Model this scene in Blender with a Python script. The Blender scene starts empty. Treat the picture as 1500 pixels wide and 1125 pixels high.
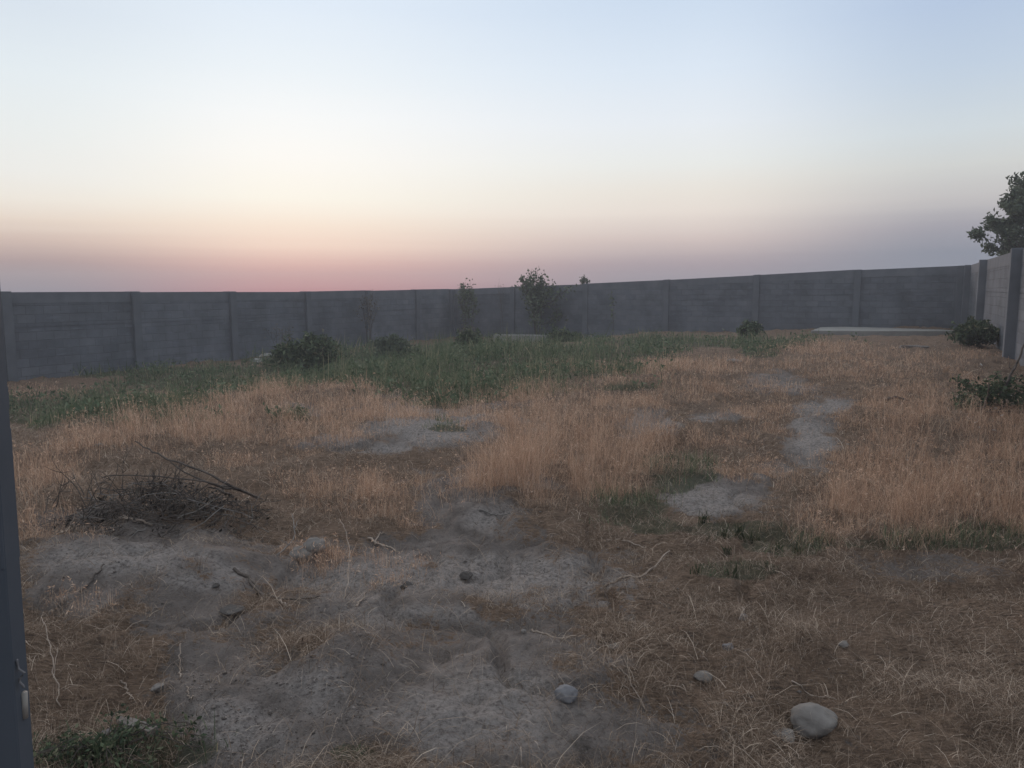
import bpy, math, random
import numpy as np
from math import radians as R

SC = bpy.context.scene
COL = SC.collection
rng = np.random.default_rng(7)
random.seed(7)

# ------------------------------------------------------------------ camera
EYE = 1.5
HAZE = .0036
F_PX = 1091.0                     # focal length in pixels of the 1500 px wide photograph
PITCH = math.atan((562.5 - 427.0) / F_PX)
cam_d = bpy.data.cameras.new('camera')
cam = bpy.data.objects.new('camera', cam_d); COL.objects.link(cam)
cam.location = (0, 0, EYE)
cam.rotation_euler = (R(90) - PITCH, 0, 0)
cam_d.sensor_width = 36.0
cam_d.lens = 36.0 * F_PX / 1500.0
cam_d.clip_start = 0.05
cam_d.clip_end = 3000
SC.camera = cam
CP, SP = math.cos(PITCH), math.sin(PITCH)

# ------------------------------------------------------------------ view
SC.view_settings.view_transform = 'Standard'
SC.view_settings.look = 'None'
SC.view_settings.exposure = 0.0
SC.view_settings.gamma = 1.0
SC.view_settings.use_curve_mapping = False


def lin(c):
    return tuple((v / 255 / 12.92) if v / 255 <= .04045 else ((v / 255 + .055) / 1.055) ** 2.4 for v in c)


def elev_az(px, py):
    x = (px - 750) / F_PX; y = -(py - 562.5) / F_PX
    v = np.array([x, CP + y * SP, -SP + y * CP]); v /= np.linalg.norm(v)
    return math.degrees(math.asin(v[2])), math.degrees(math.atan2(v[0], v[1]))


# ------------------------------------------------------------------ dusk sky (world space, by elevation and azimuth)
SUN_AZ, SUN_EL = -16.3, 6.0
W = bpy.data.worlds.new('World'); SC.world = W; W.use_nodes = True
nt = W.node_tree; nt.nodes.clear()
N = nt.nodes.new; L = nt.links.new
out = N('ShaderNodeOutputWorld'); bg = N('ShaderNodeBackground'); L(bg.outputs[0], out.inputs[0])
tc = N('ShaderNodeTexCoord'); sep = N('ShaderNodeSeparateXYZ'); L(tc.outputs['Generated'], sep.inputs[0])


def mth(op, a, b=None, c=None):
    n = N('ShaderNodeMath'); n.operation = op
    for i, v in enumerate((a, b, c)):
        if v is None: continue
        if isinstance(v, (int, float)): n.inputs[i].default_value = v
        else: L(v, n.inputs[i])
    return n.outputs[0]


def mrange(v, a, b, smooth=True):
    n = N('ShaderNodeMapRange'); n.interpolation_type = 'SMOOTHSTEP' if smooth else 'LINEAR'
    L(v, n.inputs[0]); n.inputs[1].default_value = a; n.inputs[2].default_value = b
    return n.outputs[0]


def mixc(f, a, b):
    n = N('ShaderNodeMix'); n.data_type = 'RGBA'
    if isinstance(f, float): n.inputs[0].default_value = f
    else: L(f, n.inputs[0])
    for i, v in ((6, a), (7, b)):
        if isinstance(v, tuple): n.inputs[i].default_value = v + (1,)
        else: L(v, n.inputs[i])
    return n.outputs[2]


el = mth('MULTIPLY', mth('ARCSINE', sep.outputs[2]), 180 / math.pi)
az = mth('MULTIPLY', mth('ARCTAN2', sep.outputs[0], sep.outputs[1]), 180 / math.pi)
# faint dust layers near the horizon
mp = N('ShaderNodeMapping'); mp.inputs['Scale'].default_value = (1.2, 1.2, 60); L(tc.outputs['Generated'], mp.inputs[0])
nz = N('ShaderNodeTexNoise'); nz.inputs['Scale'].default_value = 2.0; nz.inputs['Detail'].default_value = 3; L(mp.outputs[0], nz.inputs[0])
el = mth('ADD', el, mth('MULTIPLY', mth('SUBTRACT', nz.outputs[0], .5), .5))
EL_MAX = 22.0
elf = mth('DIVIDE', mth('MAXIMUM', el, 0.0), EL_MAX)
columns = {
    25: [(0, (220, 231, 242)), (100, (232, 241, 246)), (180, (238, 243, 243)), (250, (243, 243, 239)), (290, (245, 239, 229)), (320, (239, 224, 210)),
         (350, (218, 196, 185)), (380, (184, 161, 159)), (427, (148, 140, 151))],
    430: [(0, (227, 239, 252)), (100, (239, 247, 253)), (170, (250, 253, 254)), (230, (255, 254, 250)), (290, (255, 251, 240)), (330, (253, 236, 220)),
          (360, (250, 222, 206)), (390, (231, 186, 178)), (427, (204, 137, 141))],
    1000: [(0, (208, 224, 243)), (100, (224, 236, 249)), (180, (236, 242, 248)), (240, (239, 241, 238)), (280, (240, 234, 225)), (310, (239, 229, 220)),
           (350, (217, 201, 196)), (390, (173, 159, 166)), (427, (144, 140, 153))],
    1400: [(0, (185, 203, 228)), (100, (198, 213, 230)), (190, (213, 222, 227)), (240, (214, 216, 214)), (290, (200, 197, 197)), (330, (166, 164, 173)),
           (370, (141, 146, 160)), (427, (130, 139, 154))],
}
ramps = []
for px, stops in columns.items():
    n = N('ShaderNodeValToRGB'); L(elf, n.inputs[0]); cr = n.color_ramp; cr.interpolation = 'EASE' if False else 'LINEAR'
    st = sorted(((max(0, elev_az(px, py)[0]) / EL_MAX), c) for py, c in stops)
    cr.elements[0].position = st[0][0]; cr.elements[0].color = lin(st[0][1]) + (1,)
    cr.elements[1].position = st[-1][0]; cr.elements[1].color = lin(st[-1][1]) + (1,)
    for p, c in st[1:-1]:
        e = cr.elements.new(p); e.color = lin(c) + (1,)
    ramps.append((elev_az(px, 400)[1], n.outputs[0]))
sky = ramps[0][1]
for (a0, _), (a1, c1) in zip(ramps, ramps[1:]):
    sky = mixc(mrange(az, a0, a1), sky, c1)
# away from the afterglow the sky falls off to a dim slate blue, and towards the zenith to a pale blue; both brightened out of view to light the ground
away = mrange(mth('ABSOLUTE', mth('SUBTRACT', az, -5.0)), 38, 120)
rear = N('ShaderNodeValToRGB'); L(elf, rear.inputs[0])
rear.color_ramp.elements[0].position = 0; rear.color_ramp.elements[0].color = (.24, .27, .33, 1)
rear.color_ramp.elements[1].position = 1; rear.color_ramp.elements[1].color = (.42, .47, .56, 1)
sky = mixc(away, sky, rear.outputs[0])
sky = mixc(mrange(el, 20, 60), sky, (.74, .78, .84))
# the physical sky of a sun on the horizon, blended in
ns = N('ShaderNodeTexSky'); ns.sky_type = 'NISHITA'; ns.sun_disc = False
ns.sun_elevation = R(SUN_EL); ns.sun_rotation = R(SUN_AZ); ns.dust_density = 3.0
nsm = N('ShaderNodeMix'); nsm.data_type = 'RGBA'; nsm.blend_type = 'MULTIPLY'; nsm.inputs[0].default_value = 1
L(ns.outputs[0], nsm.inputs[6]); nsm.inputs[7].default_value = (.05, .05, .05, 1)
sky = mixc(.02, sky, nsm.outputs[2])
below = mrange(el, -6, -.5)
sky = mixc(below, (.10, .10, .11), sky)
L(sky, bg.inputs[0]); bg.inputs[1].default_value = 1.0

# ------------------------------------------------------------------ the low, spent sun: soft and weak
sd = bpy.data.lights.new('sun', 'SUN'); sd.energy = 1.05; sd.angle = R(40); sd.color = (1.0, .72, .58)
sun = bpy.data.objects.new('sun', sd); COL.objects.link(sun)
sun.rotation_euler = (R(90 - 9), 0, R(180 - SUN_AZ))

# ================================================================== helpers
_tab = np.random.default_rng(3).random((256, 256))


def vnoise(x, y, seed=0):
    x = np.asarray(x, float) + seed * 17.31; y = np.asarray(y, float) - seed * 9.77
    xi = np.floor(x).astype(int); yi = np.floor(y).astype(int)
    fx = x - xi; fy = y - yi
    fx = fx * fx * fx * (fx * (fx * 6 - 15) + 10); fy = fy * fy * fy * (fy * (fy * 6 - 15) + 10)
    g = lambda a, b: _tab[a & 255, b & 255]
    return (g(xi, yi) * (1 - fx) + g(xi + 1, yi) * fx) * (1 - fy) + (g(xi, yi + 1) * (1 - fx) + g(xi + 1, yi + 1) * fx) * fy


def fbm(x, y, o=4, seed=0):
    s = 0; a = .5; f = 1.0
    for i in range(o):
        s = s + a * (vnoise(x * f, y * f, seed + i) - .5); a *= .5; f *= 2.03
    return s


def sst(a, b, x):
    t = np.clip((np.asarray(x, float) - a) / (b - a), 0, 1); return t * t * (3 - 2 * t)


LW0 = np.array([-11.06, 17.0]); LDIR = np.array([.466, .885]); LNRM = np.array([.885, -.466])


def h_base(X, Y):
    v = (X - LW0[0]) * LNRM[0] + (Y - LW0[1]) * LNRM[1]
    h = -.5 + .5 * sst(5.8, 9.6, v)
    h = h + .33 * sst(9.5, 19.0, v) * sst(6, 18, Y)
    return h - .6 * sst(40, 80, np.hypot(X, Y))


def project(X, Y, Z):
    dz = Z - EYE
    dep = Y * CP - dz * SP
    up = Y * SP + dz * CP
    dep = np.where(dep < .05, .05, dep)
    return 750 + F_PX * X / dep, 562.5 - F_PX * up / dep


def ray(px, py):
    x = (px - 750) / F_PX; y = -(py - 562.5) / F_PX
    return np.array([x, CP + y * SP, -SP + y * CP])


def at(px, py, Y):
    """the point on the line of sight through a photograph pixel, Y metres ahead"""
    d = ray(px, py); s = Y / d[1]
    return np.array([d[0] * s, Y, EYE + d[2] * s])


def gp(px, py):
    """ground point (x, y) seen at a photograph pixel"""
    d = ray(px, py); s = EYE / max(1e-3, -d[2])
    for _ in range(40):
        s2 = (EYE - float(h_base(d[0] * s, d[1] * s))) / max(1e-3, -d[2])
        s = .6 * s + .4 * min(s2, 60)
    return d[0] * s, d[1] * s


BUMPS = [  # pixel x, y, radius (m), height (m)
    (470, 985, .28, .085), (330, 1050, .3, .06), (250, 855, .42, .07), (120, 850, .35, .05), (640, 880, .45, .05), (860, 870, .4, .04),
    (700, 730, .5, .05), (520, 1040, .35, .04), (432, 982, .075, -.11), (400, 1000, .06, -.08), (455, 975, .05, -.07), (760, 1010, .4, .035), (1200, 980, .5, .04),
    (240, 815, .4, .02), (940, 620, .9, .10), (900, 720, .35, -.05), (1350, 830, .5, -.05), (1100, 700, .6, .05), (620, 640, .9, .10), (1000, 560, 1.2, .10)]
BW = [(*gp(a, b), r, hh) for a, b, r, hh in BUMPS]
BW = [(a, b, c, d * 1.35 if c < .6 and d > 0 else d) for a, b, c, d in BW]


def h_full(X, Y):
    X = np.asarray(X, float); Y = np.asarray(Y, float)
    h = h_base(X, Y)
    for bx, by, r, hh in BW:
        h = h + hh * np.exp(-((X - bx) ** 2 + (Y - by) ** 2) / (r * r))
    h = h - .17 * np.exp(-((X - 11.9) ** 2 / 9 + (Y - 22.4) ** 2 / 3))
    near = 1 - sst(30, 60, np.hypot(X, Y))
    n = .19 * fbm(X * .55, Y * .55, 3, 5) + .12 * fbm(X * 2.2, Y * 2.2, 4, 11)
    for f_, a_, s_ in ((3.1, .045, 51), (7.3, .022, 53), (17, .010, 55)):
        n = n + a_ * (np.abs(vnoise(X * f_ + .4 * vnoise(Y * f_, X * f_, 57), Y * f_, s_) - .5) * 2 - .5)
    rid = np.abs(vnoise(X * 1.7, Y * 1.7, 31) - .5) * 2
    n = n - .05 * (1 - np.clip(rid * 6, 0, 1))          # shallow erosion rills
    n = n + .034 * (fbm(X * 9, Y * 9, 4, 23)) + .014 * sst(.6, .75, vnoise(X * 13, Y * 13, 41)) * sst(.4, .6, vnoise(X * 1.3, Y * 1.3, 43)) 
    return h + n * near


def hz(X, Y): return float(h_full(X, Y))


def g3(px, py, dz=0.0):
    x, y = gp(px, py); return np.array([x, y, hz(x, y) + dz])


# ---- material, and in PALE some painted brightness, spread over the ground, as patches given where the photograph shows them
def patches(px, py, X, Y, lst, soft=.35, wob=.7, nf=1.3):
    n = fbm(X * nf, Y * nf, 4, 61) * wob * 2 + fbm(X * 9, Y * 9, 4, 71) * wob * .8
    m = np.zeros_like(px)
    for e in lst:
        cx, cy, rx, ry = e[:4]; w = e[4] if len(e) > 4 else 1.0
        d = np.hypot((px - cx) / rx, (py - cy) / ry) + n
        m = np.maximum(m, w * (1 - sst(1 - soft, 1 + soft, d)))
    return m


DRY = [(470, 835, 40, 14, .2), (825, 700, 130, 36, .74), (885, 655, 90, 26, .62), (760, 680, 70, 22, .56), (1400, 745, 170, 54, .42), (1490, 690, 140, 76, .42), (1310, 700, 95, 56, .30), (1250, 765, 60, 26, .22),
       (1440, 630, 120, 34, .34), (1330, 640, 90, 40, .3), (290, 630, 150, 30, .42), (190, 648, 100, 22, .32), (360, 605, 80, 22, .42), (535, 612, 85, 26, .42), (415, 585, 55, 16, .42), (470, 640, 80, 18, .3),
       (500, 715, 125, 30, .28), (560, 745, 85, 24, .25), (525, 838, 95, 24, .24), (470, 820, 50, 18, .2), (1000, 542, 150, 11, .34), (930, 592, 90, 10, .26), (1060, 575, 120, 12, .24), (1100, 640, 70, 14, .2), (1110, 690, 60, 14, .16), (1130, 610, 60, 12, .2),
       (60, 745, 70, 45, .3), (50, 700, 70, 26, .3), (800, 590, 110, 16, .38), (680, 598, 40, 13, .42), (760, 622, 60, 12, .3), (700, 625, 60, 10, .25), (520, 572, 60, 7, .3), (690, 560, 40, 5, .34), (830, 540, 60, 6, .3), (240, 590, 50, 7, .28), (640, 650, 40, 8, .2), (1290, 548, 130, 20, .24),
       (1390, 575, 120, 26, .24), (1200, 512, 90, 9, .28), (1330, 525, 130, 10, .24), (980, 640, 60, 14, .25), (1070, 655, 50, 9, .2), (860, 620, 80, 14, .35), (60, 575, 60, 10, .25), (120, 880, 60, 20, .12), (930, 560, 70, 9, .3),
       (1290, 615, 70, 20, .22), (420, 660, 90, 14, .2), (330, 675, 110, 10, .16)]
GREEN = [(150, 600, 160, 20, .28), (300, 562, 140, 15, .34), (60, 610, 80, 16, .2), (560, 548, 190, 18, .42), (650, 565, 130, 20, .34), (770, 545, 170, 16, .3), (620, 525, 240, 14, .5), (880, 517, 130, 11, .32), (1010, 502, 170, 7, .28),
         (650, 592, 50, 9, .2), (720, 575, 90, 14, .3), (985, 684, 58, 17, .15), (1012, 698, 36, 13, .13), (985, 712, 34, 14, .13), (925, 745, 56, 30, .19), (955, 770, 46, 14, .12), (1080, 775, 80, 12, .07), (1150, 795, 55, 16, .10), (1080, 835, 60, 14, .06), (1350, 797, 110, 10, .12),
         (920, 568, 50, 6, .16), (1110, 515, 30, 8, .3), (430, 612, 36, 5, .14), (160, 1105, 120, 30, .09), (520, 1105, 30, 12, .05), (1440, 790, 70, 18, .12), (280, 545, 260, 8, .3), (655, 628, 38, 8, .12)]
DIRT = [(1140, 560, 50, 16), (560, 655, 60, 10), (1060, 610, 50, 8), (640, 625, 120, 40), (600, 600, 50, 14), (690, 735, 85, 75), (660, 850, 230, 54), (560, 900, 200, 66), (650, 1010, 260, 125), (420, 1040, 170, 100), (190, 820, 170, 56), (280, 870, 110, 60), (120, 850, 90, 40),
        (1040, 728, 70, 26), (1188, 645, 34, 40), (1135, 690, 30, 12), (935, 622, 46, 20), (1350, 835, 110, 24, .62), (840, 1070, 160, 70), (760, 700, 40, 30), (430, 605, 50, 12), (330, 1000, 90, 60), (1215, 595, 36, 14), (520, 650, 60, 12)]
PALE = [(650, 845, 190, 28), (640, 900, 120, 20), (870, 868, 80, 24), (640, 625, 100, 30), (600, 665, 80, 16), (1215, 595, 32, 10), (470, 640, 70, 14), (850, 640, 40, 12), (1000, 620, 70, 12), (560, 690, 60, 12), (1188, 645, 34, 38), (1030, 730, 66, 22), (700, 1040, 160, 60), (300, 845, 60, 20), (730, 760, 40, 14), (470, 1000, 80, 40), (340, 1070, 80, 40), (930, 618, 40, 16), (740, 830, 150, 20), (180, 820, 120, 20), (880, 860, 60, 20)]  # pale bare soil; mid-ground patches also paint in the brighter light farther off


def masks(X, Y, Z):
    px, py = project(X, Y, Z)
    dirt = patches(px, py, X, Y, DIRT, .55, .8, 2.3)
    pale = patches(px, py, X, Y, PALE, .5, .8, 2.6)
    green = patches(px, py, X, Y, [e[:4] for e in GREEN], .3, .6, 1.2)
    dry = patches(px, py, X, Y, [e[:4] for e in DRY], .3, .5, 1.2)
    return px, py, dirt, pale, green, dry


# ---- node materials
def new_mat(name):
    m = bpy.data.materials.new(name); m.use_nodes = True
    t = m.node_tree; t.nodes.clear()
    o = t.nodes.new('ShaderNodeOutputMaterial'); p = t.nodes.new('ShaderNodeBsdfPrincipled'); t.links.new(p.outputs[0], o.inputs[0])
    p.inputs['Roughness'].default_value = .9
    if 'Specular IOR Level' in p.inputs: p.inputs['Specular IOR Level'].default_value = .2
    return m, t, p


def noisy(name, c1, c2, scale=6, bump=.3, rough=.9, detail=6, c3=None, scale2=40, dist=.02, coord='Object', metal=0):
    m, t, p = new_mat(name)
    co = t.nodes.new('ShaderNodeTexCoord'); a = t.nodes.new('ShaderNodeTexNoise'); b = t.nodes.new('ShaderNodeTexNoise')
    for q, s in ((a, scale), (b, scale2)):
        q.inputs['Scale'].default_value = s; q.inputs['Detail'].default_value = detail; t.links.new(co.outputs[coord], q.inputs[0])
    r = t.nodes.new('ShaderNodeValToRGB'); t.links.new(a.outputs[0], r.inputs[0])
    r.color_ramp.elements[0].position = .3; r.color_ramp.elements[1].position = .7
    r.color_ramp.elements[0].color = c1 + (1,); r.color_ramp.elements[1].color = c2 + (1,)
    if c3:
        e = r.color_ramp.elements.new(.5); e.color = c3 + (1,)
    t.links.new(r.outputs[0], p.inputs['Base Color']); p.inputs['Roughness'].default_value = rough; p.inputs['Metallic'].default_value = metal
    bu = t.nodes.new('ShaderNodeBump'); bu.inputs['Strength'].default_value = bump; bu.inputs['Distance'].default_value = dist
    t.links.new(b.outputs[0], bu.inputs['Height']); t.links.new(bu.outputs[0], p.inputs['Normal'])
    return m


def blade_mat(name, stops, trans=.25, rough=.8):
    """thin plant matter; each blade carries its own random number in the attribute 'rnd'"""
    m, t, p = new_mat(name)
    at_ = t.nodes.new('ShaderNodeAttribute'); at_.attribute_name = 'rnd'
    r = t.nodes.new('ShaderNodeValToRGB'); t.links.new(at_.outputs['Fac'], r.inputs[0])
    el_ = r.color_ramp.elements
    el_[0].position = stops[0][0]; el_[0].color = stops[0][1] + (1,)
    el_[1].position = stops[-1][0]; el_[1].color = stops[-1][1] + (1,)
    for q, c in stops[1:-1]:
        e = el_.new(q); e.color = c + (1,)
    t.links.new(r.outputs[0], p.inputs['Base Color']); p.inputs['Roughness'].default_value = rough
    tr = t.nodes.new('ShaderNodeBsdfTranslucent'); mx = t.nodes.new('ShaderNodeMixShader'); mx.inputs[0].default_value = trans
    t.links.new(r.outputs[0], tr.inputs[0]); t.links.new(p.outputs[0], mx.inputs[1]); t.links.new(tr.outputs[0], mx.inputs[2])
    o = [n for n in t.nodes if n.type == 'OUTPUT_MATERIAL'][0]
    t.links.new(mx.outputs[0], o.inputs[0])
    return m


# ---- object helpers
def tag(o, label=None, cat=None, group=None, kind=None):
    if label: o['label'] = label
    if cat: o['category'] = cat
    if group: o['group'] = group
    if kind: o['kind'] = kind
    return o


def link(name, me, mat, parent=None, loc=None):
    if mat: me.materials.append(mat)
    o = bpy.data.objects.new(name, me); COL.objects.link(o)
    if loc is not None: o.location = loc
    if parent: o.parent = parent
    return o


def empty(name, loc, rz=0):
    o = bpy.data.objects.new(name, None); COL.objects.link(o); o.location = loc; o.rotation_euler = (0, 0, rz); o.empty_display_size = .2
    return o


def np_mesh(name, V, quads=None, tris=None, smooth=False, attrs=None):
    me = bpy.data.meshes.new(name)
    V = np.asarray(V, np.float32); me.vertices.add(len(V)); me.vertices.foreach_set('co', V.ravel())
    nq = 0 if quads is None else len(quads); ntr = 0 if tris is None else len(tris)
    idx = []; st = []; tot = []
    if nq: idx.append(np.asarray(quads).ravel()); tot.append(np.full(nq, 4)); st.append(np.arange(nq) * 4)
    if ntr: idx.append(np.asarray(tris).ravel()); tot.append(np.full(ntr, 3)); st.append(nq * 4 + np.arange(ntr) * 3)
    idx = np.concatenate(idx).astype(np.int32); st = np.concatenate(st).astype(np.int32); tot = np.concatenate(tot).astype(np.int32)
    me.loops.add(len(idx)); me.loops.foreach_set('vertex_index', idx)
    me.polygons.add(nq + ntr); me.polygons.foreach_set('loop_start', st)
    try: me.polygons.foreach_set('loop_total', tot)
    except Exception: pass
    if smooth: me.polygons.foreach_set('use_smooth', np.ones(nq + ntr, bool))
    for an, (typ, dat) in (attrs or {}).items():
        a = me.attributes.new(an, typ, 'POINT')
        a.data.foreach_set('value' if typ == 'FLOAT' else 'color', np.asarray(dat, np.float32).ravel())
    me.update(calc_edges=True); me.validate()
    return me


class MB:
    """collects tubes, boxes and faces into one mesh"""
    def __init__(s): s.v = []; s.f = []
    def add(s, v, f):
        b = len(s.v); s.v += [tuple(map(float, p)) for p in v]; s.f += [tuple(i + b for i in q) for q in f]
    def tube(s, pts, rad, n=6, cap=True):
        pts = [np.asarray(p, float) for p in pts]
        if not hasattr(rad, '__len__'): rad = [rad] * len(pts)
        V = []; up = np.array([.13, .29, .95])
        for i, p in enumerate(pts):
            d = pts[min(i + 1, len(pts) - 1)] - pts[max(i - 1, 0)]; d = d / (np.linalg.norm(d) + 1e-9)
            a = np.cross(d, up)
            if np.linalg.norm(a) < .1: a = np.cross(d, (1, 0, 0))
            a /= np.linalg.norm(a); b = np.cross(d, a)
            for k in range(n):
                t = 2 * math.pi * k / n; V.append(p + rad[i] * (math.cos(t) * a + math.sin(t) * b))
        Fc = []
        for i in range(len(pts) - 1):
            for k in range(n):
                Fc.append((i * n + k, i * n + (k + 1) % n, (i + 1) * n + (k + 1) % n, (i + 1) * n + k))
        if cap:
            Fc.append(tuple(reversed(range(n)))); Fc.append(tuple((len(pts) - 1) * n + k for k in range(n)))
        s.add(V, Fc)
    def box(s, c, d, M=None):
        c = np.asarray(c, float); hx, hy, hz_ = (q / 2 for q in d)
        V = [np.array([x, y, z]) for x in (-hx, hx) for y in (-hy, hy) for z in (-hz_, hz_)]
        if M is not None: V = [np.asarray(M) @ q for q in V]
        V = [q + c for q in V]
        s.add(V, [(0, 1, 3, 2), (4, 6, 7, 5), (0, 4, 5, 1), (2, 3, 7, 6), (0, 2, 6, 4), (1, 5, 7, 3)])
    def mesh(s, name, smooth=False):
        me = bpy.data.meshes.new(name); me.from_pydata(s.v, [], s.f); me.update()
        if smooth:
            for p in me.polygons: p.use_smooth = True
        return me
    def build(s, name, mat, parent=None, smooth=False, loc=None, bevel=0):
        o = link(name, s.mesh(name, smooth), mat, parent, loc)
        if bevel:
            b = o.modifiers.new('bevel', 'BEVEL'); b.width = bevel; b.segments = 2; b.limit_method = 'ANGLE'
        return o


def blades(name, P, H, Wd, az_, lean, mat, curl=.35, rows=3):
    """many grass blades as one mesh. P roots (n,3); H heights; Wd widths; az_ lean direction; lean amount (0..1.5)"""
    n = len(P); az_ = np.asarray(az_)
    d = np.stack([np.cos(az_), np.sin(az_), np.zeros(n)], 1)
    fa = rng.uniform(0, 2 * math.pi, n); sd_ = np.stack([np.cos(fa), np.sin(fa), np.zeros(n)], 1)
    V = []; 
    for i in range(rows):
        t = i / rows
        th = lean * (.5 + curl * t * 2)
        c = P + (np.sin(th) * H * t)[:, None] * d; c = c.copy(); c[:, 2] += np.cos(th) * H * t
        w = (Wd * (1 - .55 * t) * .5)[:, None]
        V += [c - sd_ * w, c + sd_ * w]
    th = lean * (.5 + curl * 2)
    c = P + (np.sin(th) * H)[:, None] * d; c[:, 2] += np.cos(th) * H
    V.append(c)
    k = 2 * rows + 1
    A = np.stack(V, 1).reshape(-1, 3)
    b = (np.arange(n) * k)[:, None]
    Q = np.concatenate([b + np.array([2 * i, 2 * i + 1, 2 * i + 3, 2 * i + 2]) for i in range(rows - 1)], 0)
    T = b + np.array([2 * rows - 2, 2 * rows - 1, 2 * rows])
    r = np.repeat(rng.random(n), k)
    me = np_mesh(name, A, Q, T, attrs={'rnd': ('FLOAT', r)})
    return link(name, me, mat)


def leaves(C, size, rs, elong=1.7, droop=.0):
    """rhombic folded leaves at centres C; returns verts, tris, rnd"""
    n = len(C)
    u = rs.normal(size=(n, 3)); u[:, 2] -= droop; u /= np.linalg.norm(u, axis=1)[:, None]
    w = rs.normal(size=(n, 3)); w -= (w * u).sum(1)[:, None] * u; w /= np.linalg.norm(w, axis=1)[:, None]
    nn = np.cross(u, w); s = size * rs.uniform(.6, 1.25, n)[:, None]
    a = C - u * s * elong * .5; b = C + u * s * elong * .5
    c = C + w * s * .5 + nn * s * .18; d = C - w * s * .5 + nn * s * .18
    V = np.stack([a, c, b, d], 1).reshape(-1, 3); o = (np.arange(n) * 4)[:, None]
    T = np.concatenate([o + np.array([0, 1, 2]), o + np.array([0, 2, 3])], 0)
    return V, T, np.repeat(rs.random(n), 4)


def leaf_obj(name, C, size, mat, parent, seed=1, elong=1.7, droop=0.):
    V, T, r = leaves(np.asarray(C, float), size, np.random.default_rng(seed), elong, droop)
    return link(name, np_mesh(name, V, None, T, attrs={'rnd': ('FLOAT', r)}), mat, parent)


def grow(mb, p, d, Ln, r, lvl, tips, rs, split=3, spread=.6, up=.15, wig=.22, shrink=.68, nseg=4):
    pts = [p]; rad = [r]; q = p.copy(); dd = d / np.linalg.norm(d)
    for i in range(nseg):
        dd = dd + rs.normal(size=3) * wig * .5 + np.array([0, 0, up * .3]); dd /= np.linalg.norm(dd)
        q = q + dd * Ln / nseg; pts.append(q.copy()); rad.append(r * (1 - .45 * (i + 1) / nseg))
        if lvl <= 1: tips.append((q.copy(), lvl))
        if lvl > 0 and i >= 1 and rs.random() < .55:
            sdv = dd + rs.normal(size=3) * spread * 1.2; grow(mb, q, sdv, Ln * shrink * rs.uniform(.6, 1), r * .5, lvl - 1, tips, rs, split, spread, up, wig, shrink, nseg)
    mb.tube(pts, rad, 5 if r > .01 else 4)
    if lvl > 0:
        for _ in range(split):
            sdv = dd + rs.normal(size=3) * spread; grow(mb, q, sdv, Ln * shrink * rs.uniform(.75, 1.1), r * .6, lvl - 1, tips, rs, split, spread, up, wig, shrink, nseg)


# ================================================================== materials
M = {}
M['block'] = None
M['concrete'] = noisy('concrete', (.135, .146, .165), (.19, .20, .22), 2.2, .4, .9, 8, None, 60, .01)
M['pillar'] = noisy('pillar_concrete', (.125, .135, .152), (.165, .177, .196), 2.2, .4, .9, 8, None, 60, .01)
M['pale_concrete'] = noisy('pale_concrete', (.24, .235, .225), (.34, .335, .315), 2.5, .4, .9, 8, None, 35, .015)
M['stone'] = noisy('stone', (.15, .137, .125), (.26, .245, .225), 7, .5, .85, 8, (.21, .195, .18), 60, .006)
M['dusty_stone'] = noisy('dusty_stone', (.12, .108, .1), (.2, .182, .17), 9, .6, .9, 8, None, 50, .006)
M['grey_stone'] = noisy('grey_stone', (.15, .15, .16), (.25, .25, .258), 9, .35, .85, 8, None, 60, .004)
M['clod'] = noisy('clod', (.07, .064, .06), (.13, .12, .113), 14, .8, .95, 8, None, 50, .012)
M['dead_wood'] = noisy('dead_wood', (.06, .052, .047), (.15, .125, .108), 18, .3, .9, 5, None, 60, .004)
M['grey_wood'] = noisy('grey_wood', (.15, .14, .13), (.27, .25, .23), 18, .3, .9, 5, None, 60, .004)
M['pale_stick'] = noisy('pale_stick', (.26, .21, .17), (.42, .35, .29), 20, .3, .85, 5, None, 80, .003)
M['bark'] = noisy('bark', (.06, .05, .045), (.12, .10, .088), 14, .5, .9, 5, None, 50, .01)
M['scrap'] = noisy('scrap', (.5, .49, .47), (.72, .70, .68), 20, .2, .8, 4, None, 60, .003)
M['gate_paint'] = noisy('gate_paint', (.075, .09, .11), (.10, .115, .138), 5, .12, .5, 8, None, 90, .002)
M['gate_rust'] = noisy('gate_rust', (.035, .04, .05), (.06, .062, .068), 25, .4, .8, 8, None, 90, .003)
M['gate_bolt'] = noisy('gate_bolt', (.30, .28, .25), (.42, .39, .35), 25, .2, .6, 8, None, 90, .003)
M['dry'] = blade_mat('dry_grass_blade', [(0, (.26, .165, .115)), (.3, (.50, .33, .23)), (.75, (.70, .49, .35)), (1, (.86, .68, .53))], .35)
M['straw'] = blade_mat('straw_blade', [(0, (.08, .056, .04)), (.35, (.20, .145, .105)), (.75, (.38, .29, .215)), (1, (.68, .57, .46))], .1)
M['green'] = blade_mat('green_blade', [(0, (.075, .10, .058)), (.5, (.135, .18, .105)), (.8, (.20, .235, .14)), (1, (.46, .38, .26))], .3)
M['dkgreen'] = blade_mat('weed_blade', [(0, (.035, .045, .026)), (.6, (.06, .075, .04)), (.9, (.10, .105, .055)), (1, (.2, .17, .11))], .25)
M['leaf'] = blade_mat('tree_leaf', [(0, (.07, .09, .065)), (.5, (.11, .138, .092)), (1, (.18, .21, .14))], .25)
M['weed_leaf'] = blade_mat('weed_leaf', [(0, (.07, .10, .06)), (.6, (.13, .18, .105)), (1, (.24, .26, .17))], .25)
M['bush_leaf'] = blade_mat('bush_leaf', [(0, (.04, .058, .037)), (.5, (.08, .112, .064)), (.9, (.15, .185, .105)), (1, (.26, .23, .16))], .2)
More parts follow.
